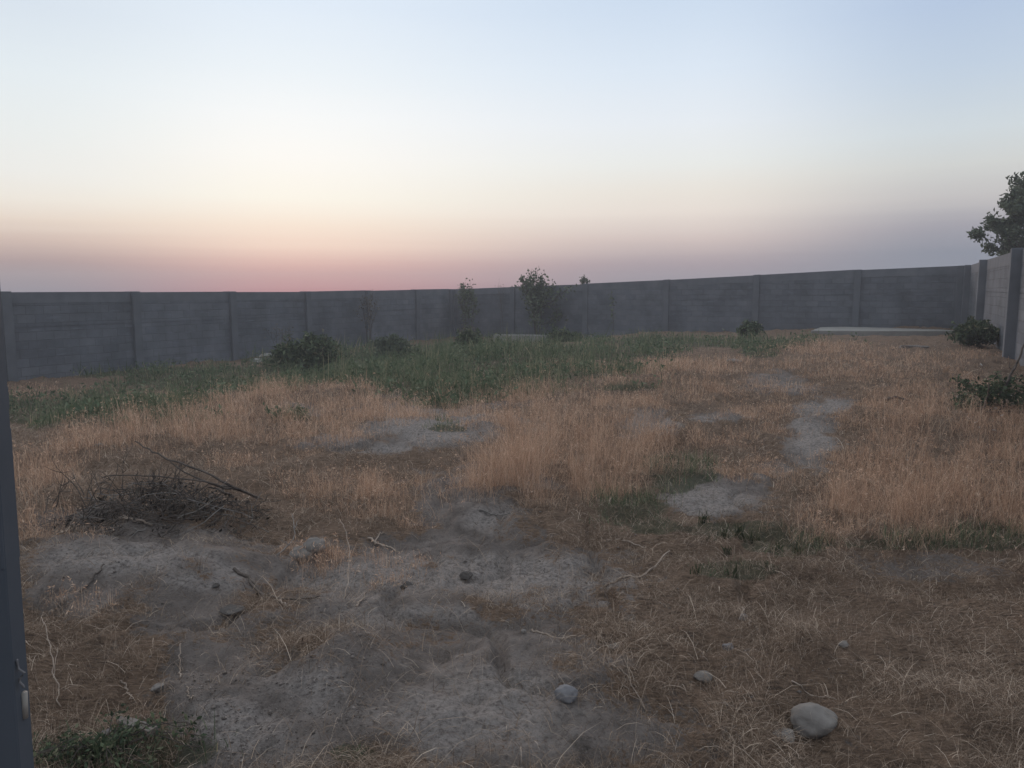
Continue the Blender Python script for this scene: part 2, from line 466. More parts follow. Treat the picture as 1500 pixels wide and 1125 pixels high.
M['grey_leaf'] = blade_mat('dry_leaf', [(0, (.08, .075, .06)), (.6, (.15, .135, .105)), (1, (.26, .23, .18))], .2)


def block_mat(name, c1, c2, mortar):
    m, t, p = new_mat(name)
    co = t.nodes.new('ShaderNodeTexCoord')
    sx = t.nodes.new('ShaderNodeSeparateXYZ'); cx = t.nodes.new('ShaderNodeCombineXYZ'); t.links.new(co.outputs['Object'], sx.inputs[0])
    ad = t.nodes.new('ShaderNodeMath'); ad.operation = 'ADD'; t.links.new(sx.outputs[0], ad.inputs[0]); t.links.new(sx.outputs[1], ad.inputs[1])
    nd = t.nodes.new('ShaderNodeTexNoise'); nd.inputs['Scale'].default_value = .9; nd.inputs['Detail'].default_value = 5; t.links.new(co.outputs['Object'], nd.inputs[0])
    dz = t.nodes.new('ShaderNodeMath'); dz.operation = 'MULTIPLY_ADD'; dz.inputs[1].default_value = .05; t.links.new(nd.outputs[0], dz.inputs[0]); t.links.new(sx.outputs[2], dz.inputs[2])
    t.links.new(ad.outputs[0], cx.inputs[0]); t.links.new(dz.outputs[0], cx.inputs[1])
    br = t.nodes.new('ShaderNodeTexBrick'); t.links.new(cx.outputs[0], br.inputs[0])
    br.inputs['Scale'].default_value = 1; br.inputs['Brick Width'].default_value = .4; br.inputs['Row Height'].default_value = .2
    br.inputs['Mortar Size'].default_value = .010; br.inputs['Mortar Smooth'].default_value = .4; br.inputs['Bias'].default_value = 0
    br.inputs['Color1'].default_value = c1 + (1,); br.inputs['Color2'].default_value = c2 + (1,); br.inputs['Mortar'].default_value = mortar + (1,)
    # stains and weathering, streaks of smeared mortar
    n1 = t.nodes.new('ShaderNodeTexNoise'); n1.inputs['Scale'].default_value = 1.1; n1.inputs['Detail'].default_value = 8; n1.inputs['Roughness'].default_value = .65; t.links.new(co.outputs['Object'], n1.inputs[0])
    mr = t.nodes.new('ShaderNodeMapRange'); t.links.new(n1.outputs[0], mr.inputs[0]); mr.inputs[1].default_value = .3; mr.inputs[2].default_value = .7; mr.inputs[3].default_value = .68; mr.inputs[4].default_value = 1.2
    mx = t.nodes.new('ShaderNodeMix'); mx.data_type = 'RGBA'; mx.blend_type = 'MULTIPLY'; mx.inputs[0].default_value = 1
    t.links.new(br.outputs[0], mx.inputs[6]); t.links.new(mr.outputs[0], mx.inputs[7])
    mp_ = t.nodes.new('ShaderNodeMapping'); mp_.inputs['Scale'].default_value = (2.2, 2.2, 14); t.links.new(co.outputs['Object'], mp_.inputs[0])
    n2 = t.nodes.new('ShaderNodeTexNoise'); n2.inputs['Scale'].default_value = 1; n2.inputs['Detail'].default_value = 4; t.links.new(mp_.outputs[0], n2.inputs[0])
    m2 = t.nodes.new('ShaderNodeMapRange'); t.links.new(n2.outputs[0], m2.inputs[0]); m2.inputs[1].default_value = .58; m2.inputs[2].default_value = .72
    mx2 = t.nodes.new('ShaderNodeMix'); mx2.data_type = 'RGBA'; t.links.new(m2.outputs[0], mx2.inputs[0]); t.links.new(mx.outputs[2], mx2.inputs[6])
    mx2.inputs[7].default_value = tuple(v * 1.25 for v in c1) + (1,)
    oi = t.nodes.new('ShaderNodeObjectInfo'); m3 = t.nodes.new('ShaderNodeMapRange'); t.links.new(oi.outputs['Random'], m3.inputs[0]); m3.inputs[3].default_value = .86; m3.inputs[4].default_value = 1.12
    mx3 = t.nodes.new('ShaderNodeMix'); mx3.data_type = 'RGBA'; mx3.blend_type = 'MULTIPLY'; mx3.inputs[0].default_value = 1
    t.links.new(mx2.outputs[2], mx3.inputs[6]); t.links.new(m3.outputs[0], mx3.inputs[7])
    t.links.new(mx3.outputs[2], p.inputs['Base Color'])
    bu = t.nodes.new('ShaderNodeBump'); bu.inputs['Strength'].default_value = .7; bu.inputs['Distance'].default_value = .012
    mi = t.nodes.new('ShaderNodeMath'); mi.operation = 'SUBTRACT'; mi.inputs[0].default_value = 1; t.links.new(br.outputs['Fac'], mi.inputs[1])
    nf = t.nodes.new('ShaderNodeTexNoise'); nf.inputs['Scale'].default_value = 40; nf.inputs['Detail'].default_value = 4; t.links.new(co.outputs['Object'], nf.inputs[0])
    ma = t.nodes.new('ShaderNodeMath'); ma.operation = 'MULTIPLY_ADD'; ma.inputs[1].default_value = .5; t.links.new(nf.outputs[0], ma.inputs[0]); t.links.new(mi.outputs[0], ma.inputs[2])
    t.links.new(ma.outputs[0], bu.inputs['Height']); t.links.new(bu.outputs[0], p.inputs['Normal'])
    return m


M['block'] = block_mat('concrete_block', (.138, .15, .172), (.168, .18, .20), (.135, .145, .163))


def ground_mat():
    m, t, p = new_mat('ground_soil')
    Nn = t.nodes.new; Lk = t.links.new
    co = Nn('ShaderNodeTexCoord')
    def noise(s, d=6, ro=.6, vec=None):
        n = Nn('ShaderNodeTexNoise'); n.inputs['Scale'].default_value = s; n.inputs['Detail'].default_value = d; n.inputs['Roughness'].default_value = ro
        Lk(vec or co.outputs['Object'], n.inputs[0]); return n.outputs[0]
    def ramp(v, *st):
        r = Nn('ShaderNodeValToRGB'); Lk(v, r.inputs[0]); e = r.color_ramp.elements
        e[0].position, e[0].color = st[0][0], st[0][1] + (1,); e[1].position, e[1].color = st[-1][0], st[-1][1] + (1,)
        for q, c in st[1:-1]:
            k = e.new(q); k.color = c + (1,)
        return r.outputs[0]
    def mix(f, a, b, bl='MIX'):
        n = Nn('ShaderNodeMix'); n.data_type = 'RGBA'; n.blend_type = bl
        if isinstance(f, (int, float)): n.inputs[0].default_value = f
        else: Lk(f, n.inputs[0])
        for i, v in ((6, a), (7, b)):
            if isinstance(v, tuple): n.inputs[i].default_value = v + (1,)
            else: Lk(v, n.inputs[i])
        return n.outputs[2]
    def mrg(v, a, b, c=0, d=1):
        n = Nn('ShaderNodeMapRange'); Lk(v, n.inputs[0]); n.inputs[1].default_value = a; n.inputs[2].default_value = b; n.inputs[3].default_value = c; n.inputs[4].default_value = d; return n.outputs[0]
    def ma(op, a, b):
        n = Nn('ShaderNodeMath'); n.operation = op
        for i, v in enumerate((a, b)):
            if isinstance(v, (int, float)): n.inputs[i].default_value = v
            else: Lk(v, n.inputs[i])
        return n.outputs[0]
    att = Nn('ShaderNodeAttribute'); att.attribute_name = 'cover'
    s = Nn('ShaderNodeSeparateColor'); Lk(att.outputs['Color'], s.inputs[0])
    straw, green, pale = s.outputs[0], s.outputs[1], s.outputs[2]
    big = noise(1.1, 8); mid = noise(7, 8, .65); fine = noise(45, 6, .7); grit = noise(160, 3, .7)
    dirt = ramp(mid, (.36, (.115, .098, .087)), (.5, (.20, .173, .156)), (.64, (.30, .267, .244)))
    dirt = mix(mrg(big, .42, .58, 0, .6), dirt, (.185, .16, .145))
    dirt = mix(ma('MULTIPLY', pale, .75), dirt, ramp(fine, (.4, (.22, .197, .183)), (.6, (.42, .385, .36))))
    dirt = mix(mrg(grit, .55, .64, 0, .55), dirt, (.28, .255, .235))
    dirt = mix(mrg(fine, .45, .34, 0, .45), dirt, (.055, .047, .043))
    # matted straw: two stretched noises in turned directions
    def fibre(ang, sc):
        mpn = Nn('ShaderNodeMapping'); mpn.inputs['Rotation'].default_value = (0, 0, ang); mpn.inputs['Scale'].default_value = (sc * .12, sc, sc); Lk(co.outputs['Object'], mpn.inputs[0])
        wv = noise(1.0, 4, .6, mpn.outputs[0]); return wv
    f1, f2, f3 = fibre(.5, 95), fibre(2.0, 110), fibre(-.6, 80)
    fm = ma('MAXIMUM', ma('MAXIMUM', f1, f2), f3)
    st = ramp(fm, (.46, (.10, .07, .052)), (.58, (.22, .153, .108)), (.68, (.33, .237, .168)), (.8, (.46, .36, .275)))
    st = mix(mrg(big, .4, .62, 0, .45), st, ramp(mid, (.4, (.10, .07, .05)), (.6, (.21, .145, .10))))
    k = ma('ADD', straw, ma('ADD', ma('MULTIPLY', ma('SUBTRACT', mid, .5), 1.9), ma('MULTIPLY', ma('SUBTRACT', fine, .5), 2.2)))
    c = mix(mrg(k, .35, .65), dirt, st)
    gr = ramp(fine, (.3, (.045, .05, .03)), (.7, (.095, .10, .06)))
    kg = ma('ADD', green, ma('MULTIPLY', ma('SUBTRACT', mid, .5), 1.0))
    c = mix(mrg(kg, .45, .8, 0, .8), c, gr)
    Lk(c, p.inputs['Base Color']); p.inputs['Roughness'].default_value = .95
    hsum = ma('ADD', ma('MULTIPLY', mid, .6), ma('ADD', ma('MULTIPLY', fine, .5), ma('MULTIPLY', grit, .2)))
    hsum = ma('ADD', hsum, ma('MULTIPLY', fm, ma('MULTIPLY', straw, .3)))
    bu = Nn('ShaderNodeBump'); bu.inputs['Strength'].default_value = 1.0; bu.inputs['Distance'].default_value = .05
    Lk(hsum, bu.inputs['Height']); Lk(bu.outputs[0], p.inputs['Normal'])
    return m


# ================================================================== ground: one sheet to the horizon
def build_ground():
    th = np.concatenate([np.arange(-180, -48, 3.0), np.arange(-48, 48, .13), np.arange(48, 180, 3.0)]) * math.pi / 180
    r = np.concatenate([[.15, .5, .8, 1.0], np.geomspace(1.2, 42, 560), np.geomspace(44, 160, 20)])
    TH, RR = np.meshgrid(th, r)
    X = RR * np.sin(TH); Y = RR * np.cos(TH); Z = h_full(X, Y)
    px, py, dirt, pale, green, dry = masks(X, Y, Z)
    dep = Y
    inside = sst(-200, -50, px) * (1 - sst(1550, 1700, px)) * (dep > .5)
    straw = np.where(inside > 0, 1 - dirt, .7)
    straw = np.clip(straw - .15 * green, 0, 1)
    nr, na = X.shape
    V = np.stack([X, Y, Z], -1).reshape(-1, 3)
    i = np.arange(nr - 1)[:, None] * na; j = np.arange(na)[None, :]; j2 = (j + 1) % na
    Q = np.stack([i + j, i + na + j, i + na + j2, i + j2], -1).reshape(-1, 4)[:, ::-1]
    V = np.concatenate([V, [[0, 0, float(h_full(0, 0))]]]); c = len(V) - 1
    T = np.stack([np.full(na, c), np.arange(na), (np.arange(na) + 1) % na], 1)[:, ::-1]
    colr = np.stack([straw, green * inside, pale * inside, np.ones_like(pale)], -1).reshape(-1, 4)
    colr = np.concatenate([colr, [[.6, 0, 0, 1]]])
    me = np_mesh('ground', V, Q, T, True, {'cover': ('FLOAT_COLOR', colr)})
    o = link('ground', me, ground_mat()); tag(o, kind='structure')
    return o


build_ground()


# ================================================================== walls
def wall_prism(L0, L1, zb0, zb1, zt0, zt1, y0, y1, groove=None):
    """prism along local x from L0 to L1, between depths y0..y1, bottom and top heights at each end; optional groove in the yard face (y0)"""
    prof0 = [(y1, zb0), (y1, zt0), (y0, zt0)]; prof1 = [(y1, zb1), (y1, zt1), (y0, zt1)]
    if groove:
        g, gw, gd = groove
        for pr, zt in ((prof0, zt0), (prof1, zt1)):
            pr += [(y0, zt - g + gw), (y0 + gd, zt - g + gw), (y0 + gd, zt - g), (y0, zt - g)]
    prof0.append((y0, zb0)); prof1.append((y0, zb1))
    n = len(prof0)
    V = [(L0, a, b) for a, b in prof0] + [(L1, a, b) for a, b in prof1]
    Fc = [(k, (k + 1) % n, n + (k + 1) % n, n + k) for k in range(n)] + [tuple(reversed(range(n))), tuple(range(n, 2 * n))]
    return V, Fc


def build_wall(name, label, origin, ang, posts, top, base, protr, cap_h=.26, groove=.82, pw=.22, pmat='pillar'):
    """posts: distances of the pillars along the wall; top(s), base(s): heights. local +y is away from the yard"""
    root = empty(name, (origin[0], origin[1], 0), ang); tag(root, label, 'wall')
    for a, b in zip(posts, posts[1:]):
        a1, b1 = a + pw / 2, b - pw / 2
        mb = MB(); mb.add(*wall_prism(a1, b1, base(a1) - .4, base(b1) - .4, top(a1) - cap_h, top(b1) - cap_h, 0, .2, (groove - cap_h, .013, .02)))
        mb.build('wall_panel', M['block'], root)
        mb = MB(); mb.add(*wall_prism(a1, b1, top(a1) - cap_h, top(b1) - cap_h, top(a1) + random.uniform(-.018, .012), top(b1) + random.uniform(-.018, .012), -.006, .206)); mb.build('ring_beam', M['concrete'], root)
    for a in posts:
        mb = MB(); a0, a1 = a - pw / 2, a + pw / 2
        mb.add(*wall_prism(a0, a1, base(a0) - .4, base(a1) - .4, top(a0) + .004, top(a1) + .004, -protr, .215)); mb.build('pillar', M[pmat], root, bevel=.012)
    return root


CORNER = LW0 + LDIR * 18.1                                    # far left corner of the yard
lt = lambda s: 1.5 + .10 * float(sst(8, 18.1, s))
build_wall('boundary_wall', 'long grey block wall on the left, running away from the gate to the far corner', LW0, math.atan2(.885, .466),
           [-9.9, -6.74, -3.58, -.42, 2.74, 5.9, 9.06, 12.22, 15.38, 17.95], lt, lambda s: -.5, .09)
bt_s = [0, 6, 10.3, 15, 17.8, 19.4]; bt_z = [1.60, 1.80, 1.985, 2.20, 2.285, 2.33]
bt = lambda s: float(np.interp(s, bt_s, bt_z))
# local +y must point away from the yard: direction (.885,-.466), left-hand normal (.466,.885)
build_wall('boundary_wall', 'grey block wall across the back, behind the young tree and the concrete slab', CORNER + np.array([.885, -.466]) * .2, math.atan2(-.466, .885),
           [-.14, 2.8, 6.1, 9.4, 12.7, 16.0, 19.0], bt, lambda s: -.5 + .8 * s / 19.4, .06)
RC = np.array([14.6, 24.0])
# right wall runs from the camera side towards the corner reversed so that +y points out: direction (-.46,-.888), left-hand normal (.888,-.46)
rt = lambda s: 2.33 - .004 * s
build_wall('boundary_wall', 'paler grey block wall on the right, under the leafy tree', RC, math.atan2(-.888, -.46),
           [.2, 5.2, 11.5, 17.6, 23.7], rt, lambda s: .25, .17, pw=.2, pmat='concrete')

# ================================================================== slabs and kerbs
def flat_block(name, corners, z0, z1, mat, label, cat, jit=.0):
    mb = MB(); cs = [np.array(c, float) for c in corners]; n = len(cs)
    V = [(c[0], c[1], z0) for c in cs] + [(c[0], c[1], z1 + random.uniform(-jit, jit)) for c in cs]
    Fc = [(k, (k + 1) % n, n + (k + 1) % n, n + k) for k in range(n)] + [tuple(reversed(range(n))), tuple(range(n, 2 * n))]
    mb.add(V, Fc); o = mb.build(name, mat, None, bevel=.02); return tag(o, label, cat)


flat_block('concrete_slab', [(9.3, 23.2), (11.4, 22.95), (13.7, 23.05), (13.75, 24.3), (11.3, 25.55), (10.4, 25.2)], -.1, .30, M['pale_concrete'], 'low pale concrete slab at the foot of the back wall near the right corner', 'slab', .01)
flat_block('concrete_kerb', [(-.75, 29.9), (.6, 29.55), (2.25, 29.25), (2.3, 29.6), (.7, 29.95), (-.7, 30.25)], -.7, -.22, M['pale_concrete'], 'low pale concrete strip in front of the young tree at the back wall', 'kerb', .01)
x, y = gp(1345, 509)
flat_block('broken_slab', [(x - .42, y - .1), (x + .1, y - .16), (x + .4, y - .05), (x + .3, y + .2), (x - .3, y + .22)], hz(x, y) - .1, hz(x, y) + .05, M['dusty_stone'], 'small pale broken slab lying on the ground before the concrete slab', 'slab', .02)


# ================================================================== stones
def stone(name, px, py, wpx, hpx, mat, label, cat='stone', sink=.25, rz=0, seed=1, rough=.12, group=None, depth=.8):
    x, y = gp(px, py + hpx * .35); z = hz(x, y)
    dist = math.hypot(y, EYE - z); w = wpx / F_PX * dist; hh = hpx / F_PX * dist
    sd_ = math.sin(math.atan2(EYE - z, y)); sh = .5 * math.sqrt(max(hh * hh - (depth * w * sd_) ** 2, (.55 * hh) ** 2)) / math.sqrt(1 - sd_ * sd_)
    import bmesh
    bm = bmesh.new(); bmesh.ops.create_icosphere(bm, subdivisions=4, radius=1)
    rs = np.random.default_rng(seed); o1 = rs.uniform(0, 50, 3)
    from mathutils import noise as mn, Vector
    for v in bm.verts:
        n = mn.noise(Vector(v.co * 1.1 + Vector(o1))) * rough * 2 + mn.noise(Vector(v.co * 2.7 + Vector(o1))) * rough * .8 + mn.noise(Vector(v.co * 7 + Vector(o1))) * rough * .2
        c = v.co * (1 + n); v.co = (c.x * w / 2, c.y * w / 2 * depth, c.z * sh)
    me = bpy.data.meshes.new(name); bm.to_mesh(me); bm.free()
    for p_ in me.polygons: p_.use_smooth = True
    o = link(name, me, mat, None, (x, y, z + sh * (1 - 2 * sink)))
    o.rotation_euler = (0, 0, rz); return tag(o, label, cat, group)


stone('stone', 1192, 1033, 66, 46, M['stone'], 'large smooth rounded pale stone lying on straw at lower right', 'stone', .2, .3, 4, .15)
stone('stone', 829, 1035, 31, 24, M['grey_stone'], 'small grey rounded stone on bare dirt at bottom centre', 'stone', .25, -.4, 6, .15)
stone('stone', 1031, 979, 27, 16, M['stone'], 'small brown stone half sunk in straw above the grey stone', 'stone', .3, .1, 9, .12)
stone('stone', 1150, 1060, 30, 18, M['stone'], 'low brownish stone sunk in straw just left of the largest stone', 'stone', .4, .5, 12, .14)
stone('stone', 441, 802, 34, 27, M['stone'], 'pale angular stone beside the dry tuft, left one of a touching pair', 'stone', .2, .2, 15, .2)
stone('stone', 463, 800, 30, 25, M['stone'], 'pale stone beside the dry tuft, right one of a touching pair', 'stone', .2, .8, 18, .2)
stone('stone', 262, 841, 46, 14, M['dusty_stone'], 'flat pale stone set in bare dirt in front of the brush pile', 'stone', .35, .1, 21, .12)
stone('stone', 180, 1070, 20, 13, M['stone'], 'small pale stone by the broken plank at bottom left', 'stone', .25, .4, 24, .12)
stone('stone', 157, 1062, 18, 10, M['grey_stone'], 'small dull grey stone left of the pale one near the broken plank', 'stone', .3, .4, 25, .14)
stone('stone', 232, 1009, 18, 12, M['stone'], 'small pale stone lying on dirt left of the mound hole', 'stone', .3, .9, 27, .2)
stone('stone', 1236, 940, 14, 9, M['stone'], 'tiny pale pebble in straw above the largest stone', 'pebble', .25, .2, 30, .14)
stone('stone', 900, 945, 20, 7, M['stone'], 'thin pinkish stone chip lying flat in straw', 'stone', .3, .2, 33, .16)
stone('stone', 767, 946, 8, 6, M['stone'], 'tiny pale pebble at the left edge of the straw patch', 'pebble', .25, .2, 36, .14)
stone('stone', 1067, 946, 16, 12, M['grey_stone'], 'small dark pointed stone in straw right of the pinkish chip', 'stone', .25, .2, 37, .22)
stone('stone', 1088, 900, 14, 12, M['grey_stone'], 'small dull stone beside the upright pale stick', 'stone', .25, .7, 38, .2)
stone('clod', 683, 843, 17, 13, M['clod'], 'dark lump of earth on bare dirt in the middle', 'clod', .2, .2, 39, .2)
stone('clod', 597, 853, 17, 14, M['clod'], 'dark lump of earth left of the middle, at the edge of the dirt', 'clod', .2, .2, 42, .2)
stone('clod', 340, 897, 36, 13, M['clod'], 'flat dark clod in front of the forked twig', 'clod', .3, -.2, 45, .2)
stone('clod', 317, 868, 10, 7, M['clod'], 'small dark crumb of earth left of the forked twig', 'clod', .2, .2, 46, .2)
stone('stone', 145, 659, 12, 5, M['stone'], 'small pale stone on dry ground behind the brush pile', 'stone', .2, .2, 48, .15)
stone('stone', 1075, 531, 20, 6, M['stone'], 'pale flat stone in the dry grass in front of the back wall', 'stone', .25, .2, 51, .15)
for k, (px, py, w, h_, lb) in enumerate([(375, 527, 20, 8, 'left pale rubble lump at the foot of the left wall beside the dark bush'), (392, 522, 24, 9, 'right pale rubble lump at the foot of the left wall beside the dark bush')]):
    stone('rubble', px, py, w, h_, M['pale_concrete'], lb, 'rubble', .2, .3 * k, 60 + k, .22)


# ================================================================== sticks lying about
def bent(pts, n=14, wob=.012, seed=0):
    pts = [np.asarray(p, float) for p in pts]; rs = np.random.default_rng(seed)
    P = np.array(pts); t = np.linspace(0, len(P) - 1, n)
    # Catmull-Rom through the points
    o = []
    for u in t:
        i = min(int(u), len(P) - 2); f = u - i
        p0, p1, p2, p3 = P[max(i - 1, 0)], P[i], P[i + 1], P[min(i + 2, len(P) - 1)]
        o.append(.5 * ((2 * p1) + (-p0 + p2) * f + (2 * p0 - 5 * p1 + 4 * p2 - p3) * f * f + (-p0 + 3 * p1 - 3 * p2 + p3) * f ** 3) + rs.normal(size=3) * wob)
    return o


def stick(name, pix, r, mat, label, cat='stick', lift=0, taper=.45, twigs=(), seed=0, wob=.004, group=None):
    P = [g3(a[0], a[1], r * .6 + (a[2] if len(a) > 2 else lift)) for a in pix]
    c = bent(P, 16, wob, seed); mb = MB(); k = len(c)
    for q in c: q[2] = max(q[2], hz(q[0], q[1]) + r * .7)
    mb.tube(c, [r * (1 - (1 - taper) * i / (k - 1)) for i in range(k)], 7)
    for tw in twigs:
        Q = [g3(a[0], a[1], r * .5 + (a[2] if len(a) > 2 else lift)) for a in tw]
        cq = bent(Q, 8, wob, seed + 3)
        for q in cq: q[2] = max(q[2], hz(q[0], q[1]) + r * .5)
        mb.tube(cq, [r * .7 * (1 - .6 * i / 7) for i in range(8)], 6)
    return tag(mb.build(name, mat, None, True), label, cat, group)


stick('forked_twig', [(342, 849), (362, 856), (378, 868), (405, 875), (440, 878), (468, 878)], .0095, M['dead_wood'], 'dark forked twig on bare dirt in front of the flat pale stone', 'twig', .004, .3, [[(378, 868), (372, 860), (356, 852)], [(378, 868), (390, 876), (402, 873)]], 3)
stick('curved_stick', [(880, 843), (905, 846), (935, 840), (962, 828), (981, 813, .05)], .0075, M['pale_stick'], 'pale curved stick bowed like a sickle, lying on straw', 'stick', .004, .5, (), 5)
stick('thin_stick', [(888, 787), (915, 790), (942, 799)], .0075, M['pale_stick'], 'thin pale stick at the edge of the dark green patch', 'stick', .006, .5, (), 6)
stick('dark_stick', [(703, 765), (725, 765), (748, 767)], .007, M['grey_wood'], 'short grey straight stick on dirt in front of the big dry clump', 'stick', .004, .6, (), 7)
stick('thick_stick', [(1084, 878), (1092, 900), (1100, 922)], .006, M['pale_stick'], 'straight pale stick in straw below the green sprouts', 'stick', .006, .6, (), 8)
stick('stalk_pair', [(895, 996), (920, 1012), (948, 1036)], .0035, M['pale_stick'], 'two pale dry stalks crossing in a narrow V, right of the grey stone', 'stalks', .008, .5, [[(903, 1016), (922, 1024), (948, 1036)]], 9)
stick('pale_stick', [(540, 784), (560, 789), (584, 796)], .008, M['pale_stick'], 'pale stick with a knobbly dark end beside the dry tuft', 'stick', .01, .5, [[(548, 787), (556, 780), (562, 782)]], 10)
stick('curved_stick', [(779, 939), (800, 943), (822, 944), (845, 940)], .0055, M['pale_stick'], 'thin pale curved stalk in front of the dark straw patch', 'stick', .006, .5, (), 11)
stick('dark_stick', [(1298, 588), (1315, 586), (1332, 588)], .02, M['dead_wood'], 'dark stick lying in dry grass between the slab and the cut branches', 'stick', .03, .6, (), 12)
stick('short_stick', [(264, 995), (262, 982), (266, 968, .04)], .0035, M['pale_stick'], 'short pale peg of straw standing out of the dirt', 'stalk', .002, .7, (), 13)
stick('dry_stalk', [(88, 1022), (82, 1000, .02), (75, 968, .05), (64, 940, .09)], .0028, M['pale_stick'], 'tall pale bent dry stalk right beside the gate', 'stalk', .002, .5, [[(82, 1000, .02), (86, 975, .06)]], 14)
stick('short_stick', [(178, 994), (185, 1003), (192, 1014)], .0035, M['pale_stick'], 'short pale stick on brown straw right of the bent stalk', 'stick', .004, .6, (), 15)
stick('short_stick', [(274, 1024), (278, 1034), (284, 1042)], .003, M['pale_stick'], 'short pale stick above the low green weed', 'stick', .004, .6, (), 16)
stick('dry_stalk', [(405, 818), (425, 804, .03), (432, 790, .08), (428, 770, .12)], .0045, M['grey_wood'], 'grey twig rising beside the pale stone pair', 'twig', .002, .35, [[(425, 804, .03), (410, 800, .06)], [(432, 790, .08), (438, 778, .14)]], 17)
stick('thin_stick', [(1160, 1003), (1190, 1010), (1222, 1022)], .003, M['pale_stick'], 'long thin pale straw behind the largest stone', 'stalk', .012, .5, (), 18)
stick('thin_stick', [(1050, 1027), (1075, 1034), (1105, 1047)], .003, M['pale_stick'], 'thin pale straw lying left of the largest stone', 'stalk', .01, .5, [[(1080, 1036), (1092, 1032)]], 19)
stick('dry_stalk', [(504, 880), (512, 840, .05), (508, 805, .13), (498, 792, .155)], .003, M['pale_stick'], 'pale bent stalk leaning out of the dry tuft', 'stalk', .002, .5, (), 20)
stick('thin_stick', [(522, 900), (530, 888), (536, 880, .02)], .005, M['pale_stick'], 'short pale stick standing below the dry tuft', 'stick', .002, .6, (), 21)
stick('bent_stick', [(408, 878), (412, 888), (424, 893)], .005, M['pale_stick'], 'short pale hooked stick below the forked twig', 'stick', .004, .6, (), 22)
stick('thin_stick', [(120, 885), (140, 872), (155, 862)], .006, M['dead_wood'], 'thin dark twig on dirt between gate and flat stone', 'twig', .006, .5, (), 23)

# broken plank, bottom left
root = g3(200, 1070, .02)
a, b = g3(174, 1060, .012), g3(226, 1081, .02); dv = b - a; Lp = np.linalg.norm(dv); dv /= Lp
sv = np.cross((0, 0, 1), dv); sv /= np.linalg.norm(sv); uv = np.cross(dv, sv)
mb = MB(); nS = 10; V = []
for i in range(nS + 1):
    t = i / nS; w = .019 * (1 - .5 * max(0, .25 - t) * 4) * (1 + .08 * math.sin(i * 2.1)); c = a + dv * Lp * t
    V += [c - sv * w - uv * .008, c + sv * w - uv * .008, c + sv * w + uv * .008, c - sv * w + uv * .008]
Fc = [(3, 2, 1, 0), (4 * nS, 4 * nS + 1, 4 * nS + 2, 4 * nS + 3)]
for i in range(nS):
    for k in range(4): Fc.append((4 * i + k, 4 * i + (k + 1) % 4, 4 * i + 4 + (k + 1) % 4, 4 * i + 4 + k))
mb.add(V, Fc)
tag(mb.build('broken_plank', M['grey_wood'], None, bevel=.002), 'short broken weathered plank piece beside the low green weed', 'plank')

# ================================================================== brush pile and long branches
bx, by = gp(235, 768); bz = hz(bx, by)
pile = empty('brush_pile', (bx, by, bz)); tag(pile, 'dark tangled heap of dead twigs on the ground at left', 'brush pile')
rs = np.random.default_rng(21); mb = MB(); mb2 = MB(); lc = []
HW, HD, HH = .66, .36, .25
for i in range(540):
    u = rs.normal(size=2) * .5; u = u / max(1, np.hypot(*u))
    c = np.array([u[0] * HW, u[1] * HD, 0]); lim = HH * max(.05, 1 - u[0] ** 2 - u[1] ** 2)
    if u[0] > .3: lim *= .55
    c[2] = rs.uniform(0, lim) + hz(bx + c[0], by + c[1]) - bz
    aa = rs.uniform(0, 2 * math.pi); tilt = rs.normal() * .5 + .1
    d = np.array([math.cos(aa) * math.cos(tilt), .7 * math.sin(aa) * math.cos(tilt), math.sin(tilt)]); Ln = rs.uniform(.12, .42)
    P = [c - d * Ln / 2, c + rs.normal(size=3) * .025, c + d * Ln / 2]
    for p_ in P: p_[2] = max(p_[2], hz(bx + p_[0], by + p_[1]) - bz + .004)
    r0 = rs.uniform(.0011, .0042)
    tgt = mb if rs.random() < .84 else mb2
    tgt.tube(bent(P, 6, .006, i), [r0 * (1 - .1 * k) for k in range(6)], 4)
    if rs.random() < .6: lc.append(c + rs.normal(size=3) * .03)
for i in range(24):     # twigs that stick up
    u = rs.uniform(-1, .25); c = np.array([u * HW * .9, rs.normal() * .12, .1])
    tips = []; grow(mb, c, np.array([rs.normal() * .5, rs.normal() * .4, 1.0]), rs.uniform(.1, .2), .0035, 1, tips, rs, 2, .5, .05, .25, .7, 3)
mb.build('twigs', M['dead_wood'], pile); mb2.build('bleached_twigs', M['grey_wood'], pile)
lc = np.array(lc); leaf_obj('withered_leaves', np.concatenate([lc + rs.normal(size=lc.shape) * .04 for _ in range(2)]) * [1, 1, .8] + [0, 0, .01], .016, blade_mat('withered_leaf', [(0, (.025, .022, .019)), (.7, (.06, .052, .044)), (1, (.13, .115, .095))], .1), pile, 3, 2.2)


def long_branch(label, pts, r, seed, mat='dead_wood', forks=()):
    mb = MB(); c = bent(pts, 18, .004, seed); k = len(c); mb.tube(c, [r * (1 - .6 * i / (k - 1)) for i in range(k)], 6)
    for fpts, fr in forks:
        q = bent(fpts, 12, .004, seed + 1); mb.tube(q, [fr * (1 - .6 * i / 11) for i in range(12)], 5)
    return tag(mb.build('dead_branch', M[mat], None, True), label, 'branch')


